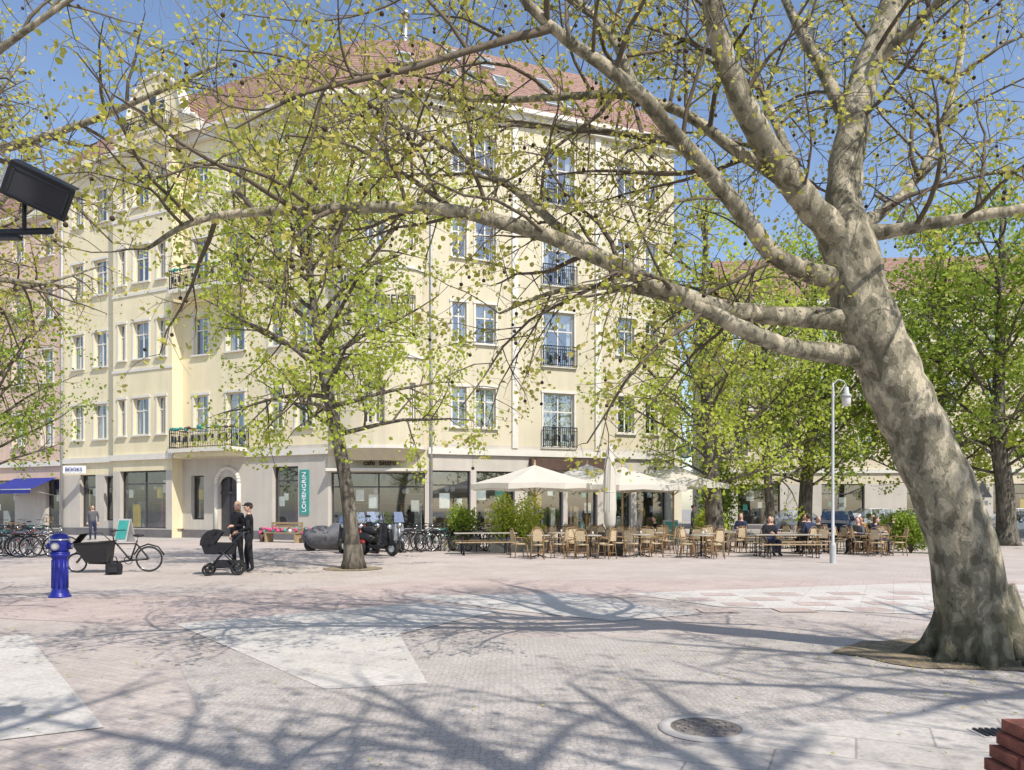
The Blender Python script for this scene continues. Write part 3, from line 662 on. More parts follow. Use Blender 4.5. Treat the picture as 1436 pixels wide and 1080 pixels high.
limb([(1205,450,8.4,.17),(1100,444,8.2,.12),(1000,430,8.0,.105),(920,400,7.9,.10),(850,365,7.8,.10),(740,322,7.7,.09),(640,297,7.6,.078),(540,291,7.5,.068),(440,294,7.4,.058),(330,299,7.3,.048),(265,314,7.2,.036),(205,350,7.1,.018)],sp=.38)
limb([(1235,500,8.4,.17),(1130,492,8.2,.115),(1060,470,8.0,.105),(1000,440,7.95,.095),(950,418,8.0,.08),(850,402,8.5,.04),(770,412,8.6,.03),(700,440,8.6,.015)],sp=.6)
limb([(880,380,7.8,.07),(800,330,8.2,.06),(720,265,8.5,.05),(640,215,8.8,.04),(560,175,9,.03),(470,160,9.2,.015)])
limb([(1120,268,8.1,.09),(1040,215,8.4,.075),(960,160,8.6,.065),(880,135,8.7,.055),(800,135,8.8,.05),(690,140,8.9,.04),(560,128,9,.03),(490,95,9,.015)])
limb([(1035,295,7.8,.07),(960,205,8.4,.05),(890,190,9,.045),(800,180,9.4,.04),(700,165,9.6,.03),(600,120,9.8,.015)])
limb([(1200,330,8.4,.14),(1260,322,8.2,.08),(1340,308,8.0,.07),(1440,292,7.8,.06),(1560,270,7.6,.03)])
limb([(1195,320,8.4,.14),(1240,295,8.7,.07),(1290,245,9,.06),(1320,180,9.2,.05),(1345,90,9.4,.045),(1360,-40,9.6,.02)])
limb([(1192,180,8.6,.1),(1150,90,8.9,.08),(1110,20,9.2,.06),(1080,-60,9.4,.03)])
limb([(1225,90,8.8,.09),(1300,20,8.4,.06),(1370,-60,8,.03)])
limb([(1130,290,8.3,.09),(1100,200,8.9,.06),(1060,110,9.5,.05),(1020,20,10,.03)])
limb([(770,40,6.9,.05),(660,70,6.6,.035),(560,100,6.4,.03),(430,130,6.2,.02),(330,180,6.1,.01)])
limb([(890,125,7.2,.06),(850,40,7.6,.045),(760,-30,8,.03),(640,-50,8.3,.02)])
limb([(640,297,7.6,.04),(560,240,7.9,.03),(480,200,8.1,.02),(400,190,8.2,.012)])
limb([(440,294,7.4,.03),(380,250,7,.022),(300,230,6.8,.018),(220,250,6.6,.01)])
limb([(560,175,9,.03),(480,120,9.4,.022),(400,80,9.7,.018),(310,70,10,.01)])
limb([(640,-50,8.3,.02),(540,10,8.8,.018),(440,30,9.2,.015),(340,20,9.6,.01)])
C=scatter(tips,5.9,.045,rr,.35)
mb.obj('trunk_and_branches',parent=e); leaves('leaves',C,.051,'leafA',1,e)
sb=MB()
for _ in range(520):
    pts=rr.choice(tips); p=pts[-1]; l=rr.uniform(.06,.18)
    if p.y<3.5: continue
    sb.tube([p,p-Vector((0,0,l))],.0025,'twig',3,caps=False); sb.ell(p-Vector((0,0,l+.015)),(.02,.02,.02),'seed',7,5)
sb.obj('seed_balls',parent=e)
def tree(name,base,trunk,H,Rc,nl_,seed,leafk,leafsz,per,bark='bark',levels=2,zlo=.35,sp=(.8,.45),lens=None,up=.25,droop=.04,r0=.25,sig=.12,elev=(10,55),balls=0,lr=.07,br=1.0):
    e=empty(name); mb=MB(); rr=random.Random(seed); tips=[]; base=Vector(base)
    c=[base+Vector(t[:3]) for t in trunk]; rad=[t[3] for t in trunk]; pts,ra=smooth(c,rad,3); mb.tube(pts,ra,bark,14,lump=.05)
    mb.tube([base+Vector((0,0,-.05)),base+Vector((0,0,.25)),base+Vector((0,0,.5))+(c[1]-c[0])*.1],[rad[0]*1.55,rad[0]*1.2,rad[0]*.98],bark,14,lump=.07)
    lens=lens or [(1.0,2.2),(.5,1.2)]
    cf=dict(levels=levels,space=list(sp)+[.3],t0=[.2,.15,.1],up=[.15,.0,0],len=lens+[(.3,.6)],rad=[.035*br,.014*br,.008*br],wig=.25,droop=[droop,droop*1.5,.05],seg=[4,3,3],twig='twig')
    for i in range(nl_):
        t=zlo+(1-zlo)*(i+.5)/nl_; x=t*(len(pts)-1); a=min(int(x),len(pts)-2); pos=pts[a].lerp(pts[a+1],x-a)
        az=i*2.4+rr.uniform(-.4,.4); el=math.radians(elev[0]+(elev[1]-elev[0])*t+rr.uniform(-10,10))
        prof=math.sin(math.pi*min(1,max(.12,(t-zlo)/(1-zlo)*.75+.22))); ln=Rc*prof*rr.uniform(.75,1.2)
        d=Vector((math.cos(az)*math.cos(el),math.sin(az)*math.cos(el),math.sin(el))); lp=[pos]
        for q in range(6):
            d=(d+rv(rr)*.16+Vector((0,0,up*.12-droop))).normalized(); lp.append(lp[-1]+d*ln/6)
        rl=min(ra[a]*.6,lr); grow(mb,lp,[rl*(1-.8*q/6) for q in range(7)],0,cf,rr,tips,bark)
    C=scatter(tips,per,sig,rr); mb.obj('trunk_and_branches',parent=e); leaves('leaves',C,leafsz,leafk,seed,e)
    if balls:
        sb=MB()
        for _ in range(balls):
            p=rr.choice(tips)[-1]; sb.ell(p-Vector((0,0,.15)),(.022,.022,.022),'seed',6,4)
        sb.obj('seed_balls',parent=e)
    return e
g=G(495,798)
tree('linden_tree',g,[(0,0,-.05,.24),(-.1,0,1.6,.19),(-.35,0,3.2,.17),(-.75,.05,5.0,.14),(-1.0,.1,6.6,.11),(-1.2,.1,8.4,.08),(-1.1,0,10.5,.04)],10.5,4.9,27,11,'leafB',.105,20,zlo=.36,elev=(-5,50),droop=.05,sp=(.5,.36),sig=.13)
tree('added_shadow_plane_tree',(-9.8,9.5,0),[(0,0,-.05,.40),(.1,0,1.8,.33),(.3,0,3.4,.30),(.6,0,5.2,.24),(.9,-.2,7.5,.16),(1.2,-.2,10,.08)],10,5.2,23,21,'leafA',.058,5.5,bark='planebark',levels=3,zlo=.42,sp=(.5,.36),lens=[(.9,2.2),(.4,1.0)],elev=(0,45),balls=260,sig=.06,lr=.09)
tree('added_shadow_plane_tree',(-14.6,18.5,0),[(0,0,-.05,.35),(.2,0,3,.28),(.4,0,6,.2),(.4,0,9,.14),(.6,0,12.5,.05)],12.5,6.2,26,31,'leafA',.09,9,bark='planebark',zlo=.45,sp=(.55,.38),balls=200,lr=.1)
g=G(1005,770)
tree('linden_tree',g,[(0,0,-.05,.40),(-.15,0,2,.34),(-.3,0,4.5,.28),(-.5,0,8,.2),(-.4,0,14,.06)],14,5.6,28,41,'leafB',.14,14,zlo=.30,sp=(.55,.4),sig=.2)
tree('linden_tree',(14.2,37.4,0),[(0,0,-.05,.36),(.1,0,3,.3),(.5,0,7,.24),(.4,0,14,.06)],14,5.8,28,43,'leafC',.17,16,zlo=.28,sp=(.6,.42),sig=.22)
tree('linden_tree',(12.0,35.5,0),[(0,0,-.05,.22),(-.2,0,3,.19),(-.4,0,6,.14),(-.4,0,11,.05)],11,4.2,22,44,'leafB',.16,14,zlo=.28,sp=(.6,.45),sig=.22)
g=G(1412,765)
tree('linden_tree',g,[(0,0,-.05,.42),(-.1,0,2.5,.36),(-.4,0,5,.3),(-.3,0,9,.2),(-.2,0,15,.06)],15,6.8,32,45,'leafC',.17,16,zlo=.28,sp=(.6,.42),sig=.22)
tree('linden_tree',(20.3,37.2,0),[(0,0,-.05,.32),(.1,0,3,.27),(.5,0,8,.2),(.4,0,15,.06)],15,6.8,30,46,'leafB',.18,15,zlo=.26,sp=(.62,.45),sig=.22)
tree('linden_tree',(30,37,0),[(0,0,-.05,.32),(.1,0,3,.27),(.5,0,8,.2),(.4,0,15,.06)],15,6.5,26,47,'leafB',.2,14,zlo=.3,sp=(.7,.5),sig=.22)
tree('linden_tree',(-22.6,33,0),[(0,0,-.05,.3),(.1,0,3,.25),(.2,0,6,.2),(.2,0,10,.06)],10,4.5,24,48,'leafC',.14,13,zlo=.36,sp=(.62,.45),sig=.2)
shadow_tree_trunk=[(0,0,-.05,.4),(.1,0,2.4,.34),(.1,.1,4.5,.28),(-.2,.2,7.5,.18),(-.3,.2,11,.06)]  # trunk of the off-frame trees added to cast branch shadows on the foreground
tree('added_shadow_plane_tree',(5.2,-2.0,0),shadow_tree_trunk,11,5.5,20,51,'leafA',.09,5,bark='planebark',zlo=.38,sp=(.6,.45),lr=.15,br=1.3)
tree('added_shadow_plane_tree',(0.2,-2.2,0),shadow_tree_trunk,11,5.2,18,52,'leafA',.09,5,bark='planebark',zlo=.40,sp=(.6,.45),lr=.15,br=1.3)
tree('added_shadow_plane_tree',(9.6,2.0,0),shadow_tree_trunk,11,5.0,16,53,'leafA',.08,4,bark='planebark',zlo=.5,sp=(.6,.45),lr=.13)  # added at the side to shade the big trunk and paving
tree('added_shadow_plane_tree',(-5.5,-1.0,0),shadow_tree_trunk,10,4.6,14,54,'leafA',.09,4,bark='planebark',zlo=.45,sp=(.7,.5),lr=.15,br=1.3)
def bush(name,loc,rx,rz,n,mk,sz,seed,pot=False):
    rr=random.Random(seed); e=empty(name); mb=MB(); b=Vector(loc); C=[]
    lobes=[(rr.uniform(-.5,.5)*rx,rr.uniform(-.5,.5)*rx,rz*rr.uniform(.35,.75),rr.uniform(.4,.6)*rx) for _ in range(8)]
    for lx,ly,lz,lr_ in lobes: mb.tube([b+Vector((0,0,.0)),b+Vector((lx*.5,ly*.5,lz*.6)),b+Vector((lx,ly,lz+lr_*.3))],[.03,.02,.01],'twig',4)
    for _ in range(n):
        lx,ly,lz,lr_=rr.choice(lobes); v=rv(rr)*lr_*rr.random()**.4*rr.uniform(.8,1.25); z=lz+v.z*.9*rz/rx*1.0
        if z<.1: z=rr.uniform(.1,.4)
        C.append((b.x+lx+v.x,b.y+ly+v.y,b.z+z))
    if pot: mb.box((b.x,b.y,b.z+.25),(rx*1.6,.6,.5),'oldwood'); mb.box((b.x,b.y,b.z+.52),(rx*1.66,.66,.06),'plinth')
    mb.obj('stems',parent=e); leaves('foliage',C,sz,mk,seed,e)
bush('shrub',(-1.95,29.5,0),.9,1.7,2600,'leafC',.10,61,True)
bush('shrub',(.1,29.0,0),1.15,2.0,3400,'leafB',.10,62,True)
bush('shrub',(14.5,28,0),.7,1.3,2200,'leafC',.09,63)
bush('shrub',(15.9,27,0),.8,1.4,2600,'leafC',.09,64)
bush('shrub',(8.6,33.5,0),.9,1.5,2200,'leafB',.11,65)
bush('hedge',(18,36,0),1.6,1.4,3000,'leafC',.12,66)
bush('ivy_shrub',(10.2,38.5,0),1.3,4.2,4500,'leafC',.13,67)
# ---------------------------------------------------------------- cafe furniture
def cyl(mb,a,b,r,k,n=8): mb.tube([a,b],r,k,n)
def chair_mesh():
    mb=MB()
    for x,y in ((-.19,-.19),(.19,-.19)): cyl(mb,(x*1.1,y*1.15,0),(x,y,.45),.016,'rattan',6)
    for x in (-.19,.19): mb.tube([(x*1.1,.24,0),(x,.19,.45),(x*1.05,.25,.75),(x*.75,.28,.92)],.016,'rattan',6)
    mb.tube([(.19*.75,.28,.92),(.06,.29,.97),(-.06,.29,.97),(-.19*.75,.28,.92)],.016,'rattan',6)
    mb.lathe([(0,.44),(.2,.44),(.225,.455),(.2,.475),(0,.48)],(0,0,0),'weave',16)
    mb.hexa([(-.15,.235,.58),(.15,.235,.58),(.15,.25,.58),(-.15,.25,.58),(-.12,.27,.91),(.12,.27,.91),(.12,.285,.91),(-.12,.285,.91)],'weave')
    for s in (-1,1): mb.tube([(s*.2,.22,.66),(s*.26,.05,.67),(s*.25,-.15,.65),(s*.2,-.19,.46)],.014,'rattan',6)
    mb.tube([(-.19,-.2,.2),(.19,-.2,.2)],.01,'rattan',5); mb.tube([(-.2,.22,.2),(.2,.22,.2)],.01,'rattan',5)
    return mb.mesh('cafe_chair')
def table_mesh():
    mb=MB(); mb.lathe([(0,.72),(.38,.72),(.395,.735),(.38,.75),(0,.75)],(0,0,0),'oldwood',24)
    cyl(mb,(0,0,.03),(0,0,.72),.03,'iron')
    for i in range(4):
        a=i*math.pi/2+.4; mb.tube([(0,0,.1),(.2*math.cos(a),.2*math.sin(a),.06),(.32*math.cos(a),.32*math.sin(a),.01)],.018,'iron',6)
    mb.lathe([(0,.75),(.03,.75),(.03,.86),(0,.86)],(.1,.05,0),'curtain',8)
    return mb.mesh('cafe_table')
def beerset(which):
    mb=MB()
    if which=='t': w,h,n=.6,.76,4
    else: w,h,n=.26,.46,2
    for i in range(n): mb.box((0,-w/2+w*(i+.5)/n,h-.014),(2.2,w/n-.012,.028),'oldwood' if which=='t' else 'wood')
    for s in (-.8,.8):
        mb.box((s,0,h-.045),(.05,w*.95,.03),'iron')
        for q in (-1,1): mb.tube([(s,q*w*.42,0),(s,q*w*.36,h-.05)],.014,'iron',5)
        mb.tube([(s,-w*.42,.02),(s,w*.42,.02)],.014,'iron',5); mb.tube([(s,0,h*.35),(s*.5,0,h-.04)],.01,'iron',5)
        mb.tube([(s,-w*.38,h*.35),(s,w*.38,h*.35)],.01,'iron',5)
    return mb.mesh('beer_'+('table' if which=='t' else 'bench'))
chm=chair_mesh(); tbm=table_mesh(); btm=beerset('t'); bbm=beerset('b')
rr=random.Random(99)
def cset(x,y,n=4,ph=None):
    place(tbm,'cafe_table',(x,y,0.005),rr.random())
    ph=rr.random()*6 if ph is None else ph
    for i in range(n):
        a=ph+i*2*math.pi/n+rr.uniform(-.25,.25); d=rr.uniform(.52,.7); place(chm,'cafe_chair',(x+d*math.cos(a),y+d*math.sin(a),.005),a-math.pi/2+rr.uniform(-.4,.4))
for (x,y) in ((.9,25.4),(2.6,25.1),(4.3,25.6),(6.1,25.6),(1.6,27.3),(3.3,27.4),(5.0,27.6),(6.7,27.4),(2.3,29.5),(4.2,29.6),(6.0,30),(8.0,28.6),(1.0,31.5),(3.1,31.8)):
    cset(x+rr.uniform(-.2,.2),y+rr.uniform(-.3,.3),4)
for (x,y) in ((11.2,27.6),(12.6,26.6),(13.0,29.0),(14.3,30.2),(11.8,30.8)): cset(x,y,4)
def bset(x,y,r):
    place(btm,'beer_table',(x,y,.005),r)
    for s in (-.62,.62): place(bbm,'beer_bench',(x-s*math.sin(r),y+s*math.cos(r),.005),r)
for x,y,r in ((-.95,27.2,.15),(-.6,29.6,.1),(9.1,25.6,.05),(9.6,27.6,.1),(10.2,31.5,.0)): bset(x,y,r)
def parasol(x,y,w,za,ze,rot=0):
    e=empty('cafe_parasol',(x,y,0),rot); mb=MB(); n=8
    rim=[]; mid=[]
    for i in range(n):
        a=2*math.pi*i/n+math.pi/8; rim.append((w*math.cos(a),w*math.sin(a),ze)); mid.append((w*.5*math.cos(a),w*.5*math.sin(a),ze+(za-ze)*.46))
    for i in range(n):
        j=(i+1)%n; mm=lambda A,B,dz:((A[0]+B[0])/2*.985,(A[1]+B[1])/2*.985,(A[2]+B[2])/2-dz)
        rm=mm(rim[i],rim[j],-.03); mi_=mm(mid[i],mid[j],.05)
        mb.face([(0,0,za),mid[i],mi_],'parasol',True); mb.face([(0,0,za),mi_,mid[j]],'parasol',True)
        mb.face([mid[i],rim[i],rm,mi_],'parasol',True); mb.face([mi_,rm,rim[j],mid[j]],'parasol',True)
        mb.face([rim[i],(rim[i][0],rim[i][1],ze-.2),(rm[0],rm[1],ze-.15),rm],'parasol'); mb.face([rm,(rm[0],rm[1],ze-.15),(rim[j][0],rim[j][1],ze-.2),rim[j]],'parasol')
        mb.tube([(0,0,za-.08),(mid[i][0],mid[i][1],mid[i][2]-.04),(rim[i][0],rim[i][1],ze-.02)],.015,'wood',4)
        mb.tube([(0,0,ze-.45),(mid[i][0],mid[i][1],mid[i][2]-.06)],.012,'wood',4)
    mb.tube([(0,0,0),(0,0,za+.12)],.04,'wood',8); mb.box((0,0,.06),(.9,.9,.1),'kerb'); mb.ell((0,0,za+.14),(.05,.05,.06),'wood',8,5)
    mb.obj('canopy_and_pole',parent=e)
parasol(.85,28.9,2.55,3.25,2.5); parasol(4.2,29.3,2.4,3.2,2.45,.2); parasol(6.6,31.5,2.2,3.4,2.6,.1); parasol(3.2,32.8,2.2,3.5,2.75,.3)
mb=MB(); mb.lathe([(.05,.0),(.05,.9),(.13,.95),(.2,1.1),(.215,1.6),(.20,2.4),(.17,3.1),(.12,3.6),(.05,3.85),(.0,3.9)],(0,0,0),'parasol',14)
for i in range(7):
    a=i*.9; mb.tube([(.12*math.cos(a),.12*math.sin(a),.95),(.2*math.cos(a+.1),.2*math.sin(a+.1),1.6),(.17*math.cos(a+.3),.17*math.sin(a+.3),3.1),(.05*math.cos(a),.05*math.sin(a),3.8)],.035,'parasol',5)
mb.box((0,0,.12),(.8,.8,.22),'black'); mb.box((0,0,.45),(.75,.7,.7),'black'); mb.ring((0,0,2.2),.2,.02,'curtain','z')
mb.obj('folded_parasol',(3.38,26.6,0))
mb=MB(); mb.hexa([(-.35,-.3,0),(.35,-.3,0),(.35,-.27,0),(-.35,-.27,0),(-.35,-.02,1.1),(.35,-.02,1.1),(.35,.01,1.1),(-.35,.01,1.1)],'grey'); mb.hexa([(-.35,.3,0),(.35,.3,0),(.35,.33,0),(-.35,.33,0),(-.35,.015,1.1),(.35,.015,1.1),(.35,.045,1.1),(-.35,.045,1.1)],'grey'); mb.face([(-.3,-.289,.15),(.3,-.289,.15),(.3,-.04,1.03),(-.3,-.04,1.03)],'teal')
am=mb.mesh('sidewalk_sign'); place(am,'sidewalk_sign',(-18.6,37,.01),-.3); place(am,'sidewalk_sign',(6.9,33.5,.01),.3)
mb=MB(); 
for i in range(4): mb.box((0,-.2+i*.13,.45),(2.0,.11,.04),'wood')
for s in (-.9,.9): mb.box((s,0,.22),(.08,.5,.44),'wood'); mb.box((s,.25,.68),(.07,.06,.5),'wood')
for z in (.6,.75,.9): mb.box((0,.25,z),(1.95,.04,.1),'wood')
for i in range(26): mb.ell((R.uniform(-.9,.9),R.uniform(-.2,.15),.55+R.uniform(0,.12)),(.1,.09,.1),R.choice(['flower','teal','curtain','brown']),6,4)
for s in (-1.3,1.35): mb.lathe([(.12,0),(.2,.35),(.0,.35)],(s,0,0),'brown',10); [mb.ell((s+R.uniform(-.15,.15),R.uniform(-.15,.15),.5+R.uniform(-.1,.2)),(.09,.09,.08),R.choice(['flower','teal','brown']),6,4) for _ in range(12)]
mb.obj('flower_bench',(-10.8,36.4,.01),-.45)
# ---------------------------------------------------------------- bicycles
def wheel(mb,cx,cz,r,y=0,sp=14):
    mb.ring((cx,y,cz),r-.018,.02,'tyre','y',28,6); mb.ring((cx,y,cz),r-.045,.01,'chrome','y',28,4); mb.tube([(cx,y-.04,cz),(cx,y+.04,cz)],.025,'chrome',8)
    for i in range(sp):
        a=2*math.pi*i/sp; mb.tube([(cx,y+(.02 if i%2 else -.02),cz),(cx+(r-.05)*math.cos(a),y,cz+(r-.05)*math.sin(a))],.0025,'chrome',3,caps=False)
def bike_mesh(fk,basket=False):
    mb=MB(); r=.35; wheel(mb,-.53,r,r); wheel(mb,.55,r,r)
    BB=(-.08,0,.29); ST=(-.22,0,.82); HT=(.36,0,.86); HB=(.40,0,.70)
    for a,b in ((BB,ST),(BB,HB),((-.2,0,.72),HT),(HT,HB)): mb.tube([a,b],.017,fk,6)
    for s in (-.04,.04): mb.tube([(-.53,s,r),(BB[0],s*.5,BB[2])],.01,fk,5); mb.tube([(-.53,s,r),(-.2,s*.4,.74)],.009,fk,5); mb.tube([(.55,s,r),(.43,s,.6),(.40,s*.3,.70)],.011,fk,5)
    mb.tube([ST,(-.24,0,.92)],.013,'chrome',6); mb.ell((-.25,0,.95),(.13,.075,.035),'black',10,6)
    mb.tube([HT,(.34,0,1.0)],.013,'chrome',6); mb.tube([(.18,-.28,1.03),(.3,-.2,1.04),(.35,0,1.01),(.3,.2,1.04),(.18,.28,1.03)],.012,'black',6)
    mb.ring(BB,.09,.008,'black','y',18,4); mb.tube([(BB[0],-.07,.29),(BB[0]+.1,-.09,.16)],.01,'chrome',4); mb.tube([(BB[0],.07,.29),(BB[0]-.1,.09,.42)],.01,'chrome',4)
    mb.tube([(-.53-.37*math.cos(t),0,r+.37*math.sin(t)) for t in (-.2,.4,.9,1.5,2.0)],.018,'black',4)
    mb.tube([(-.2,0,.74),(-.75,0,.76)],.012,'black',4); mb.box((-.55,0,.77),(.36,.12,.02),'black')
    if basket: mb.box((.62,0,.92),(.3,.32,.04),'rattan'); [mb.tube([(.62+a,b,.92),(.62+a*1.2,b*1.2,1.12)],.012,'rattan',4) for a in(-.14,0,.14) for b in (-.15,.15)]; mb.tube([(.79,.18,1.12),(.45,.18,1.12),(.45,-.18,1.12),(.79,-.18,1.12),(.79,.18,1.12)],.014,'rattan',5)
    return mb.mesh('bicycle')
M['redp']=mat('red_paint',(.25,.025,.02),.35); M['silver']=mat('silver_paint',(.30,.31,.33),.3,metal=.5)
bm=[bike_mesh('black'),bike_mesh('teal',True),bike_mesh('silver'),bike_mesh('redp')]
for i in range(12): place(bm[(0,0,2,0,1,0,2,0,3,0,0,2)[i]],'bicycle',(-4.0+i*.29,28.8+i*.08+R.uniform(-.35,.35),.01),math.radians(50+R.uniform(-30,25)))
for i in range(9):
    place(bm[(0,2,0,1,0,3,0,2,0)[i]],'bicycle',(-18.9+i*.46+R.uniform(-.1,.1),26.4-i*.12+R.uniform(-.4,.4),.01),math.radians(32+R.uniform(-30,30)))
for i in range(5): place(bm[i%3],'bicycle',(-27+i*.8,38+i*.1,.01),math.radians(60+R.uniform(-14,14)))
rk=MB()
for i in range(5): rk.tube([(i*.9,0,0),(i*.9,0,.75),(i*.9+.1,0,.82),(i*.9+.5,0,.82),(i*.9+.6,0,.75),(i*.9+.6,0,0)],.025,'steel',6)
rkm=rk.mesh('bicycle_rack'); place(rkm,'bicycle_rack',(-4.3,30.3,0)); place(rkm,'bicycle_rack',(-19.6,26.6,0),-.2)
mb=MB(); wheel(mb,.95,.33,.33); wheel(mb,-.78,.25,.25)
mb.tube([(.95,0,.33),(.5,0,.3),(0,0,.22),(-.5,0,.24)],.03,'black',6); mb.tube([(.5,0,.3),(.66,0,.8)],.022,'black',6); mb.tube([(.5,0,.3),(.1,0,.8)],.022,'black',6); mb.tube([(.62,0,.72),(.12,0,.72)],.018,'black',6)
for s in (-.05,.05): mb.tube([(.95,s,.33),(.64,s*.5,.72)],.012,'black',5); mb.tube([(-.78,s,.25),(-.6,s,.5)],.014,'black',5)
mb.tube([(.66,0,.8),(.68,0,.9)],.014,'chrome',6); mb.ell((.69,0,.93),(.14,.08,.04),'black',10,6)
mb.tube([(.1,0,.8),(.06,0,1.02)],.016,'black',6); mb.tube([(.28,-.3,1.06),(.1,-.2,1.06),(.05,0,1.03),(.1,.2,1.06),(.28,.3,1.06)],.014,'black',6)
mb.hexa([(-.5,-.22,.26),(.0,-.22,.26),(.0,.22,.26),(-.5,.22,.26),(-.78,-.3,.72),(.04,-.3,.78),(.04,.3,.78),(-.78,.3,.72)],'black')
mb.tube([(-.82,-.31,.73),(.06,-.31,.79),(.06,.31,.79),(-.82,.31,.73),(-.82,-.31,.73)],.018,'black',6)
mb.tube([(-.8,0,.73),(-.6,0,.98),(-.2,0,1.0),(.02,0,.8)],.012,'black',5)
mb.face([(-.8,-.28,.74),(-.6,-.26,.98),(-.6,.26,.98),(-.8,.28,.74)],'blackcloth'); mb.face([(-.6,-.26,.98),(-.2,-.26,1.0),(-.2,.26,1.0),(-.6,.26,.98)],'blackcloth')
mb.ring((.45,0,.3),.1,.01,'black','y',18,4); mb.tube([(.95-.38*math.cos(t),0,.33+.38*math.sin(t)) for t in (.3,.9,1.5,2.2,2.9)],.02,'black',4)
g=G(148,804); mb.obj('cargo_bicycle',(g.x+.0,g.y+.2,.01),math.radians(8))
mb=MB(); mb.ell((0,0,.17),(.2,.16,.17),'blackcloth',12,8); mb.box((0,-.02,.13),(.34,.24,.24),'blackcloth'); mb.tube([(-.1,-.1,.3),(-.06,-.12,.44),(.06,-.12,.44),(.1,-.1,.3)],.015,'black',5); mb.box((0,-.16,.13),(.2,.05,.14),'black')
g=G(160,806); mb.obj('backpack',(g.x,g.y,.01),.3)
def scooter_mesh(bk):
    mb=MB()
    for cx in (-.62,.62): mb.ring((cx,0,.24),.18,.065,'tyre','y',20,8); mb.tube([(cx,-.05,.24),(cx,.05,.24)],.12,'grey',12)
    mb.tube([(.62,0,.24),(.5,0,.6),(.42,0,1.0)],[.05,.06,.05],bk,8)
    mb.hexa([(.38,-.22,.35),(.5,-.2,.35),(.5,.2,.35),(.38,.22,.35),(.36,-.2,.95),(.46,-.14,.95),(.46,.14,.95),(.36,.2,.95)],bk)
    mb.hexa([(-.3,-.17,.22),(.42,-.17,.22),(.42,.17,.22),(-.3,.17,.22),(-.3,-.17,.33),(.42,-.17,.33),(.42,.17,.33),(-.3,.17,.33)],'black')
    mb.tube([(-.1,0,.45),(-.4,0,.55),(-.7,0,.58),(-.9,0,.62)],[.13,.2,.19,.08],bk,12); mb.tube([(.0,0,.74),(-.3,0,.77),(-.75,0,.8)],[.1,.14,.1],'black',10)
    mb.tube([(.36,-.32,1.02),(.42,0,1.0),(.36,.32,1.02)],.022,'black',6); mb.ell((.5,0,.9),(.08,.1,.09),'chrome',8,6)
    mb.hexa([(.47,-.18,1.0),(.49,-.18,1.0),(.49,.18,1.0),(.47,.18,1.0),(.36,-.14,1.35),(.38,-.14,1.35),(.38,.14,1.35),(.36,.14,1.35)],'glass')
    for s in (-1,1): mb.tube([(.38,s*.2,1.02),(.36,s*.28,1.2)],.008,'black',4); mb.ell((.36,s*.3,1.22),(.02,.07,.045),'black',8,5)
    mb.ell((.62,0,.4),(.22,.09,.1),bk,10,6); mb.box((-.9,0,.85),(.3,.3,.26),'black'); mb.tube([(-.45,.15,.2),(-.8,.17,.28)],.05,'chrome',8)
    return mb.mesh('motor_scooter')
sm=[scooter_mesh('redp'),scooter_mesh('silver'),scooter_mesh('black')]
for k,(x,y,r) in enumerate(((-5.5,27.2,-62),(-4.6,26.4,-35),(-5.0,28.3,-75),(-4.4,28.7,-60),(-6.0,28.4,-100),(-5.6,30.2,-70))):
    q=place(sm[(0,2,2,1,2,2)[k]],'motor_scooter',(x,y,.01),math.radians(r)); q.scale=(1.1,1.1,1.1)
mb=MB(); mb.tube([(-1.0,0,.42),(-.85,0,.48),(-.5,0,.52),(-.1,0,.48),(.25,0,.58),(.5,0,.64),(.75,0,.5),(1.0,0,.38)],[.22,.36,.42,.38,.52,.56,.40,.2],'cover',18,lump=.09); mb.ell((.5,0,1.05),(.14,.36,.16),'cover',12,8); mb.ell((-.35,0,.82),(.4,.2,.16),'cover',12,8)
for cx in (-.75,.8): mb.ring((cx,0,.26),.2,.07,'tyre','y',20,8)
mb.obj('covered_motorcycle',(-7.0,29.6,.0),.6)
# ---------------------------------------------------------------- stroller
mb=MB()
for x,y,r in ((-.32,-.24,.14),(-.32,.24,.14),(.36,-.26,.17),(.36,.26,.17)):
    mb.ring((x,y,r),r-.025,.027,'tyre','y',20,6); mb.tube([(x,y-.03,r),(x,y+.03,r)],.05,'black',10)
    for i in range(5): a=i*1.256; mb.tube([(x,y,r),(x+(r-.03)*math.cos(a),y,r+(r-.03)*math.sin(a))],.01,'black',4)
for y in (-.25,.25):
    mb.tube([(-.32,y,.14),(-.1,y,.42),(.1,y,.62),(.42,y,.98),(.56,y,1.05)],.016,'iron',6); mb.tube([(.36,y,.17),(.12,y,.45),(-.05,y,.62)],.016,'iron',6); mb.tube([(-.32,y,.14),(.36,y,.17)],.012,'black',5)
mb.tube([(.56,-.25,1.05),(.6,0,1.06),(.56,.25,1.05)],.02,'black',8)
mb.hexa([(-.4,-.19,.52),(.25,-.19,.5),(.25,.19,.5),(-.4,.19,.52),(-.5,-.22,.8),(.32,-.22,.78),(.32,.22,.78),(-.5,.22,.8)],'blackcloth')
for a in range(6):
    t0,t1=math.radians(-5+a*22),math.radians(-5+(a+1)*22)
    def hp(t,y): return (-.18+.33*math.cos(math.pi-t)*1.0,y,.76+.36*math.sin(t))
    mb.face([hp(t0,-.22),hp(t1,-.22),hp(t1,.22),hp(t0,.22)],'blackcloth')
    for y in (-.22,.22): mb.face([(-.18,y,.76),hp(t0,y),hp(t1,y)],'blackcloth')
mb.box((.05,0,.27),(.5,.4,.16),'blackcloth')
g=G(316,806); mb.obj('baby_stroller',(g.x-.02,g.y-.1,.006),math.radians(15))
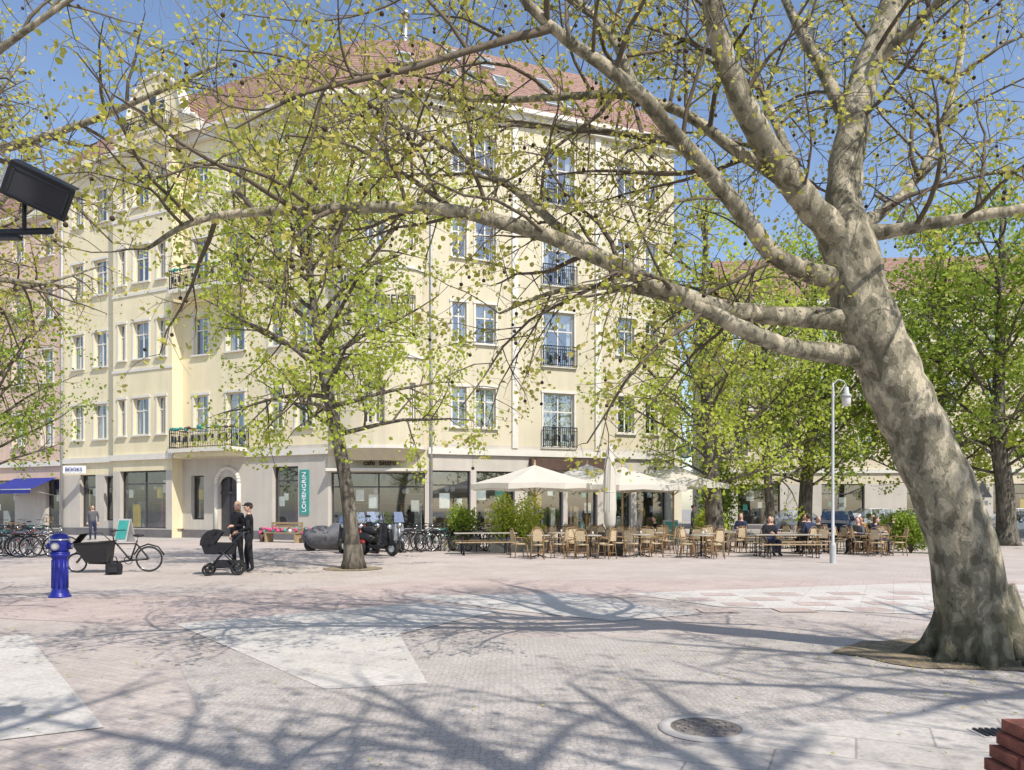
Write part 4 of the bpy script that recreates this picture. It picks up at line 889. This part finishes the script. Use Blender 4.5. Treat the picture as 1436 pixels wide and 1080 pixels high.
# ---------------------------------------------------------------- people
def person(name,loc,rz,joints,edges,rad,headdir=0.0,top='blackcloth',leg='blackcloth',hair='hairb',hat=None,scale=1.0,longhair=False):
    me=bpy.data.meshes.new(name); me.from_pydata(joints,edges,[]); o=bpy.data.objects.new(name+'_t',me); scene.collection.objects.link(o)
    bpy.context.view_layer.objects.active=o
    md=o.modifiers.new('s','SKIN'); 
    for i,sv in enumerate(me.skin_vertices[0].data): sv.radius=rad[i]; sv.use_root=(i==0)
    sb=o.modifiers.new('u','SUBSURF'); sb.levels=2
    bpy.context.view_layer.update(); dg=bpy.context.evaluated_depsgraph_get(); m2=bpy.data.meshes.new_from_object(o.evaluated_get(dg)); bpy.data.objects.remove(o)
    m2.name=name; m2.materials.clear()
    for k in (top,leg,'skin','black'): m2.materials.append(M[k])
    J=[Vector(j) for j in joints]
    seg=[(0,1,0),(1,2,0),(2,3,0),(3,4,2),(2,5,0),(5,6,0),(6,7,0),(2,8,0),(8,9,0),(9,10,0),(0,11,1),(11,12,1),(12,13,1),(13,14,3),(0,15,1),(15,16,1),(16,17,1),(17,18,3)]
    for p in m2.polygons:
        c=p.center; best=9e9; bk=0
        for a,b,k in seg:
            ab=J[b]-J[a]; t=max(0,min(1,(c-J[a]).dot(ab)/ab.length_squared)); d=(c-(J[a]+ab*t)).length
            if d<best: best=d; bk=k
        p.material_index=bk; p.use_smooth=True
    e=place(m2,name,loc,rz); e.scale=(scale,)*3
    mb=MB(); n=J[4]
    hb=MB()
    hb.ell((0,-.015,.10),(.072,.09,.112),'skin',16,12); hb.ell((0,.005,.03),(.05,.055,.06),'skin',12,8)
    hb.ell((0,-.105,.09),(.013,.02,.025),'skin',8,6); hb.ell((0,-.09,.035),(.022,.014,.006),'flower',8,5)
    for s in (-1,1): hb.ell((s*.028,-.094,.112),(.012,.008,.007),'black',8,5); hb.ell((s*.074,0,.095),(.012,.02,.03),'skin',8,6)
    hb.ell((0,.018,.135),(.083,.095,.095),hair,16,10)
    if longhair: hb.ell((0,.05,.03),(.08,.06,.15),hair,12,10)
    if hat: hb.ell((0,.0,.175),(.088,.105,.06),hat,16,8); hb.ell((0,-.1,.16),(.07,.07,.012),hat,12,6)
    def hand(w,fd,side):
        fd=fd.normalized(); up=Vector((0,0,1)); lat=fd.cross(up); 
        if lat.length<.2: lat=Vector((0,1,0))
        lat.normalize(); nor=lat.cross(fd)
        mb.tube([w-fd*.02,w+fd*.03,w+fd*.075,w+fd*.095],[.024,.034,.037,.026],'skin',8)
        for i,l in enumerate((.068,.078,.072,.056)):
            s=w+fd*.075+lat*((i-1.5)*.02); mb.tube([s,s+fd*l*.45-nor*.008,s+fd*l*.75-nor*.03,s+fd*l*.85-nor*.052],[.010,.0095,.0085,.006],'skin',6)
        s=w+fd*.03+lat*(.03*side); mb.tube([s,s+fd*.03+lat*.022*side-nor*.01,s+fd*.06+lat*.022*side-nor*.025],[.012,.0105,.008],'skin',6)
    hand(J[7],(J[7]-J[6]),1); hand(J[10],(J[10]-J[9]),-1)
    ho=hb.obj('head',parent=e); ho.location=n; ho.rotation_euler=(0.05,0,headdir)
    mb.obj('hands',parent=e)
    return e
EDG=[(0,1),(1,2),(2,3),(3,4),(2,5),(5,6),(6,7),(2,8),(8,9),(9,10),(0,11),(11,12),(12,13),(13,14),(0,15),(15,16),(16,17),(17,18)]
RAD=[(.165,.125),(.145,.11),(.175,.12),(.085,.075),(.052,.052),(.075,.07),(.052,.05),(.03,.03),(.075,.07),(.052,.05),(.03,.03),(.105,.10),(.068,.068),(.045,.048),(.038,.045),(.105,.10),(.068,.068),(.045,.048),(.038,.045)]
def stand(armL,armR,step=.05):
    return [(0,0,.95),(0,0,1.12),(0,0,1.34),(0,.01,1.47),(0,-.005,1.545),(-.185,0,1.41)]+armL+[(.185,0,1.41)]+armR+[(-.09,0,.86),(-.11,-.02-step,.48),(-.11,.02-step,.085),(-.12,-.14-step,.045),(.09,0,.86),(.11,-.01+step,.48),(.11,.05+step,.085),(.12,-.11+step,.045)]
pushL=[(-.25,.02,1.13),(-.2,-.24,1.04)]; pushR=[(.25,.02,1.13),(.2,-.24,1.04)]
relL=[(-.25,.03,1.13),(-.24,-.05,.88)]; bentR=[(.25,.03,1.14),(.12,-.2,1.12)]
g=G(349,803)
person('man_with_stroller',(g.x,g.y,.008),math.radians(-80),stand(pushL,pushR,.06),EDG,RAD,headdir=.2,hat='blackcloth')
g=G(327,800)
person('woman_standing',(g.x-.06,g.y+.5,.008),math.radians(-40),stand(relL,bentR,.03),EDG,RAD,headdir=.9,hair='hairg',longhair=True,scale=1.03)
SIT=[(0,.05,.53),(0,.06,.72),(0,.05,.94),(0,.03,1.08),(0,.0,1.155),(-.185,.04,1.01),(-.24,.0,.76),(-.14,-.26,.80),(.185,.04,1.01),(.24,.0,.76),(.14,-.26,.80),
  (-.1,-.06,.52),(-.13,-.42,.51),(-.13,-.42,.09),(-.14,-.56,.045),(.1,-.06,.52),(.13,-.42,.51),(.13,-.38,.09),(.14,-.52,.045)]
M['coatb']=mat('navy_cloth',(.03,.04,.08),.9); M['coatr']=mat('orange_cloth',(.5,.2,.05),.9); M['coatg']=mat('grey_cloth',(.10,.10,.11),.9)
k=0
for x,y,r in ((8.8,26.3,15),(10.5,27.3,200),(11.3,28.4,20),(12.2,27.2,-60),(12.9,27.3,70),(13.3,28.4,190),(13.7,30.2,-90),(12.0,31.6,10),(9.6,32.3,-20),(5.6,30.3,-90),(14.9,30.1,100),(9.6,28.5,-15)):
    place(chm,'cafe_chair',(x,y,.005),math.radians(r))
    person('seated_guest',(x,y,.005),math.radians(r),SIT,EDG,RAD,headdir=R.uniform(-.8,.8),top=['blackcloth','coatb','blackcloth','coatg','coatb','blackcloth','coatr'][k%7],leg=['coatb','blackcloth'][k%2],hair=['hairb','hairb','hairg'][k%3],longhair=k%2==0,scale=R.uniform(.94,1.04)); k+=1
for x,y,r in ((8.7,37,1.2),(-21.5,39.5,.5)):
    person('pedestrian',(x,y,.01),r,stand(relL,[(.25,.03,1.13),(.24,-.05,.88)],.14),EDG,RAD,top='coatg',leg='coatb')
# ---------------------------------------------------------------- drinking fountain
mb=MB()
mb.lathe([(.0,0),(.19,0),(.19,.03),(.165,.05),(.15,.10),(.135,.14),(.13,.16),(.125,.70),(.14,.73),(.165,.76),(.165,.80),(.13,.83)],(0,0,0),'cobalt',24)
for i in range(10):
    a=i*math.pi/5; mb.tube([(.128*math.cos(a),.128*math.sin(a),.17),(.124*math.cos(a),.124*math.sin(a),.69)],.017,'cobalt',6)
mb.lathe([(.13,.83),(.15,.86),(.165,.90),(.17,.97),(.175,.99),(.16,1.03),(.155,1.06)],(0,0,0),'cobalt',24)
mb.lathe([(.155,1.06),(.16,1.085),(.13,1.14),(.09,1.17),(.0,1.18)],(0,0,0),'cobalt',24)
mb.ring((0,0,1.06),.158,.018,'chrome','z',24,6); mb.ring((0,0,.82),.15,.02,'cobalt','z',24,6)
mb.tube([(0,-.15,.94),(0,-.20,.94)],.07,'steel',16); mb.tube([(0,-.20,.94),(0,-.21,.94)],.045,'curtain',16)
for s in (-1,1): mb.tube([(s*.15,0,.94),(s*.21,0,.94)],.06,'cobalt',14); mb.tube([(s*.21,0,.94),(s*.225,0,.94)],.04,'steel',12)
mb.tube([(0,0,1.17),(0,0,1.22),(.04,0,1.24)],.015,'chrome',6)
g=G(84,838); mb.obj('drinking_fountain',(g.x,g.y,.005),.1)
Y=4.0; c=P(58,268,Y)
e=empty('floodlight_pole'); mb=MB()
px_=P(-75,318,Y)
mb.tube([(px_.x,Y+.1,0),(px_.x,Y+.1,px_.z+.3)],.06,'iron',12); mb.tube([(px_.x,Y+.1,px_.z),(c.x+.02,Y+.06,px_.z)],.018,'iron',8); mb.box(((px_.x+c.x)/2-.08,Y+.1,px_.z-.02),(.3,.05,.02),'iron')
mb.tube([(c.x-.12,Y+.05,px_.z),(c.x-.12,Y+.05,c.z+.02)],.012,'iron',6)
T=Matrix.Translation(c)@Matrix.Rotation(math.radians(22),4,'Y')@Matrix.Rotation(math.radians(28),4,'Z')@Matrix.Rotation(math.radians(14),4,'X')
def tb(c_,sz,k): mb.box(c_,sz,k,0,T)
hx=[(-.13,-.08,-.075),(.13,-.08,-.075),(.11,.12,-.045),(-.11,.12,-.045),(-.13,-.08,.075),(.13,-.08,.075),(.11,.12,.045),(-.11,.12,.045)]
mb.hexa([T@Vector(p) for p in hx],'black')
tb((0,-.09,0),(.30,.02,.17),'black'); tb((0,-.1025,0),(.24,.004,.12),'dark'); tb((-.16,0,.0),(.012,.12,.10),'grey'); tb((0,-.02,.088),(.29,.17,.008),'black')
for s in (-.125,.125): tb((s,-.106,0),(.012,.004,.13),'iron')
for s in (-.065,.065): tb((0,-.106,s),(.26,.004,.012),'iron')
for i in range(6): tb((-.1+i*.04,.12,0),(.008,.04,.09),'black')
mb.obj('pole_and_lamp',parent=e)
g=G(1168,790); mb=MB()
mb.lathe([(.09,0),(.09,.5),(.06,.6),(.045,.62),(.038,5.2),(.025,5.35),(0,5.35)],(0,0,0),'grey',12)
mb.tube([(0,0,5.0),(.0,0,5.3),(.15,0,5.45),(.33,0,5.4),(.40,0,5.25)],.02,'grey',6); mb.tube([(0,0,4.8),(.36,0,5.3)],.012,'grey',5)
mb.lathe([(.0,5.25),(.06,5.22),(.08,5.05),(.15,4.98),(.16,4.93),(0,4.93)],(.40,0,0),'grey',16); mb.lathe([(.13,4.93),(.12,4.75),(.06,4.66),(0,4.64)],(.40,0,0),'curtain',16)
mb.obj('street_lamp',(g.x,g.y,0))
mb=MB(); mb.tube([(0,0,0),(0,0,2.9)],.03,'grey',8)
mb.face([(-.42,-.04,2.1),(.42,-.04,2.1),(0,-.04,2.85)],'plinth'); mb.face([(-.42,-.036,2.1),(0,-.036,2.85),(.42,-.036,2.1)],'grey')
mb.tube([(-.42,-.038,2.1),(.42,-.038,2.1),(0,-.038,2.85),(-.42,-.038,2.1)],.015,'grey',5); mb.box((0,-.03,1.85),(.5,.01,.2),'grey'); mb.obj('traffic_sign',(20.5,33.6,0))
def car_mesh(name,pk,van=0.0):
    mb=MB(); S=[(-2.15,.35,.62,.66,.70,.60),(-2.05,.25,.70,.78,.82,.70),(-1.5,.2,.80,.92,.86,.74),(-1.0,.2,.86,.98,.88,.74),(-.35,.2,.90,1.42+van,.88,.62),(.3,.2,.92,1.48+van,.88,.62),(1.1,.2,.93,1.45+van,.88,.62),(1.75,.22,.95,1.15+van,.86,.66),(2.05,.28,.9,.98,.83,.70),(2.15,.4,.75,.8,.78,.66)]
    def sec(s):
        x,zl,zb,zt,wb,wt=s; h=[(wb*.93,zl),(wb,(zl+zb)/2),(wb*.97,zb),(wt,zt),(wt*.55,zt+.03)]; return [(x,-a,z) for a,z in h]+[(x,a,z) for a,z in reversed(h)]
    Q=[sec(s) for s in S]
    for i in range(len(S)-1):
        for j in range(9):
            k=pk
            if 3<=i<=6 and j in (2,6): k='shopglass'
            if i==3 and j in (3,4,5): k='shopglass'
            if i==6 and j in (3,4,5): k='shopglass'
            mb.face([Q[i][j],Q[i+1][j],Q[i+1][j+1],Q[i][j+1]],k,False)
        mb.face([Q[i][9],Q[i+1][9],Q[i+1][0],Q[i][0]],'black')
    mb.face(Q[0],pk); mb.face(list(reversed(Q[-1])),pk)
    for i in range(3,7):
        for s in (-1,1):
            a=S[i+0]; mb.tube([(a[0],s*a[4]*.975,a[2]),(a[0],s*(a[5]+.008),a[3])],.025,pk,4)
    mb.box((.1,0,.65),(1.9,1.4,.5),'dark'); 
    for x in (-.2,.8):
        for s in (-.35,.35): mb.box((x,s,1.0),(.12,.45,.5),'black')
    for x in (-1.38,1.32):
        for s in (-1,1):
            mb.tube([(x,s*.68,.32),(x,s*.9,.32)],.32,'tyre',20); mb.tube([(x,s*.89,.32),(x,s*.91,.32)],.2,'silver',14)
    for s in (-1,1):
        mb.ell((-2.06,s*.62,.66),(.08,.16,.07),'white',10,6); mb.ell((2.09,s*.66,.8),(.06,.12,.08),'redp',10,6); mb.ell((-.75,s*.98,1.0),(.08,.1,.07),pk,8,6)
    mb.box((-2.16,0,.5),(.03,.5,.11),'white'); mb.box((2.17,0,.6),(.03,.5,.11),'white'); mb.box((-2.12,0,.42),(.06,1.3,.12),'black')
    return mb.mesh(name)
M['carw']=mat('car_white',(.7,.71,.72),.25,spec=.6,var=.02); M['carg']=mat('car_grey',(.12,.13,.14),.25,metal=.4,var=.03); M['carb']=mat('car_blue',(.03,.06,.16),.25,metal=.3,var=.03)
cm=[car_mesh('parked_car','carw',.1),car_mesh('parked_car','carg'),car_mesh('parked_car','silver'),car_mesh('parked_car','carb')]
for i,(x,y,r) in enumerate(((26.9,40.4,4),(21.4,40.5,2),(32.4,40.5,0),(24.3,45.6,183),(18.6,49.6,182),(24,49.8,180),(29.5,49.8,180),(18.2,43.2,60),(35,49.8,180),(30.5,45.4,181))): place(cm[(2,0,1,3)[i%4]],'parked_car',(x,y,.014),math.radians(r))
rr=random.Random(5); C=[]
for _ in range(3200):
    q=rr.random()
    if q<.35: g=G(1340,925); s=1.3
    elif q<.6: g=G(480,802); s=1.2
    else: g=Vector((rr.uniform(-8,6),rr.uniform(5,20),0)); s=.8
    C.append((g.x+rr.gauss(0,s),g.y+rr.gauss(0,s),.022))
o=leaves('fallen_leaves',C,.028,'leafA',77)
co=np.zeros(len(o.data.vertices)*3); o.data.vertices.foreach_get('co',co); co=co.reshape(-1,3); co[:,2]=.024+np.abs(co[:,2]-.022)*.3; o.data.vertices.foreach_set('co',co.ravel())
# ---------------------------------------------------------------- light, sky, camera
W=bpy.data.worlds.new('World'); scene.world=W; W.use_nodes=True; nt=W.node_tree; nt.nodes.clear()
sky=nt.nodes.new('ShaderNodeTexSky'); sky.sky_type='NISHITA'; sky.sun_disc=False
az=(0.60,-0.80); el=math.radians(50)
sky.sun_elevation=el; sky.sun_rotation=math.atan2(az[0],az[1]); sky.air_density=1.0; sky.dust_density=.8; sky.ozone_density=1.0
hs=nt.nodes.new('ShaderNodeMixRGB'); hs.blend_type='MULTIPLY'; hs.inputs[0].default_value=1; hs.inputs[2].default_value=(1.33,1.30,1.32,1)
bg=nt.nodes.new('ShaderNodeBackground'); bg.inputs[1].default_value=.15; o=nt.nodes.new('ShaderNodeOutputWorld'); nt.links.new(sky.outputs[0],hs.inputs[1]); nt.links.new(hs.outputs[0],bg.inputs[0]); nt.links.new(bg.outputs[0],o.inputs[0])
sd=bpy.data.lights.new('sun','SUN'); sd.energy=5; sd.angle=math.radians(.5); sd.color=(1,.94,.85); so=bpy.data.objects.new('sun',sd); scene.collection.objects.link(so)
ts=Vector((az[0]*math.cos(el),az[1]*math.cos(el),math.sin(el))); so.rotation_euler=ts.to_track_quat('Z','Y').to_euler(); so.location=(20,-20,40)
scene.view_settings.view_transform='Standard'; scene.view_settings.look='None'; scene.view_settings.exposure=0
cd=bpy.data.cameras.new('camera'); cd.sensor_width=36; cd.lens=F/1436*36; cd.shift_y=(HY-540)/1436; cd.clip_end=2000; cd.clip_start=.05
co_=bpy.data.objects.new('camera',cd); scene.collection.objects.link(co_); co_.location=(0,0,CH); co_.rotation_euler=(math.pi/2,0,0); scene.camera=co_
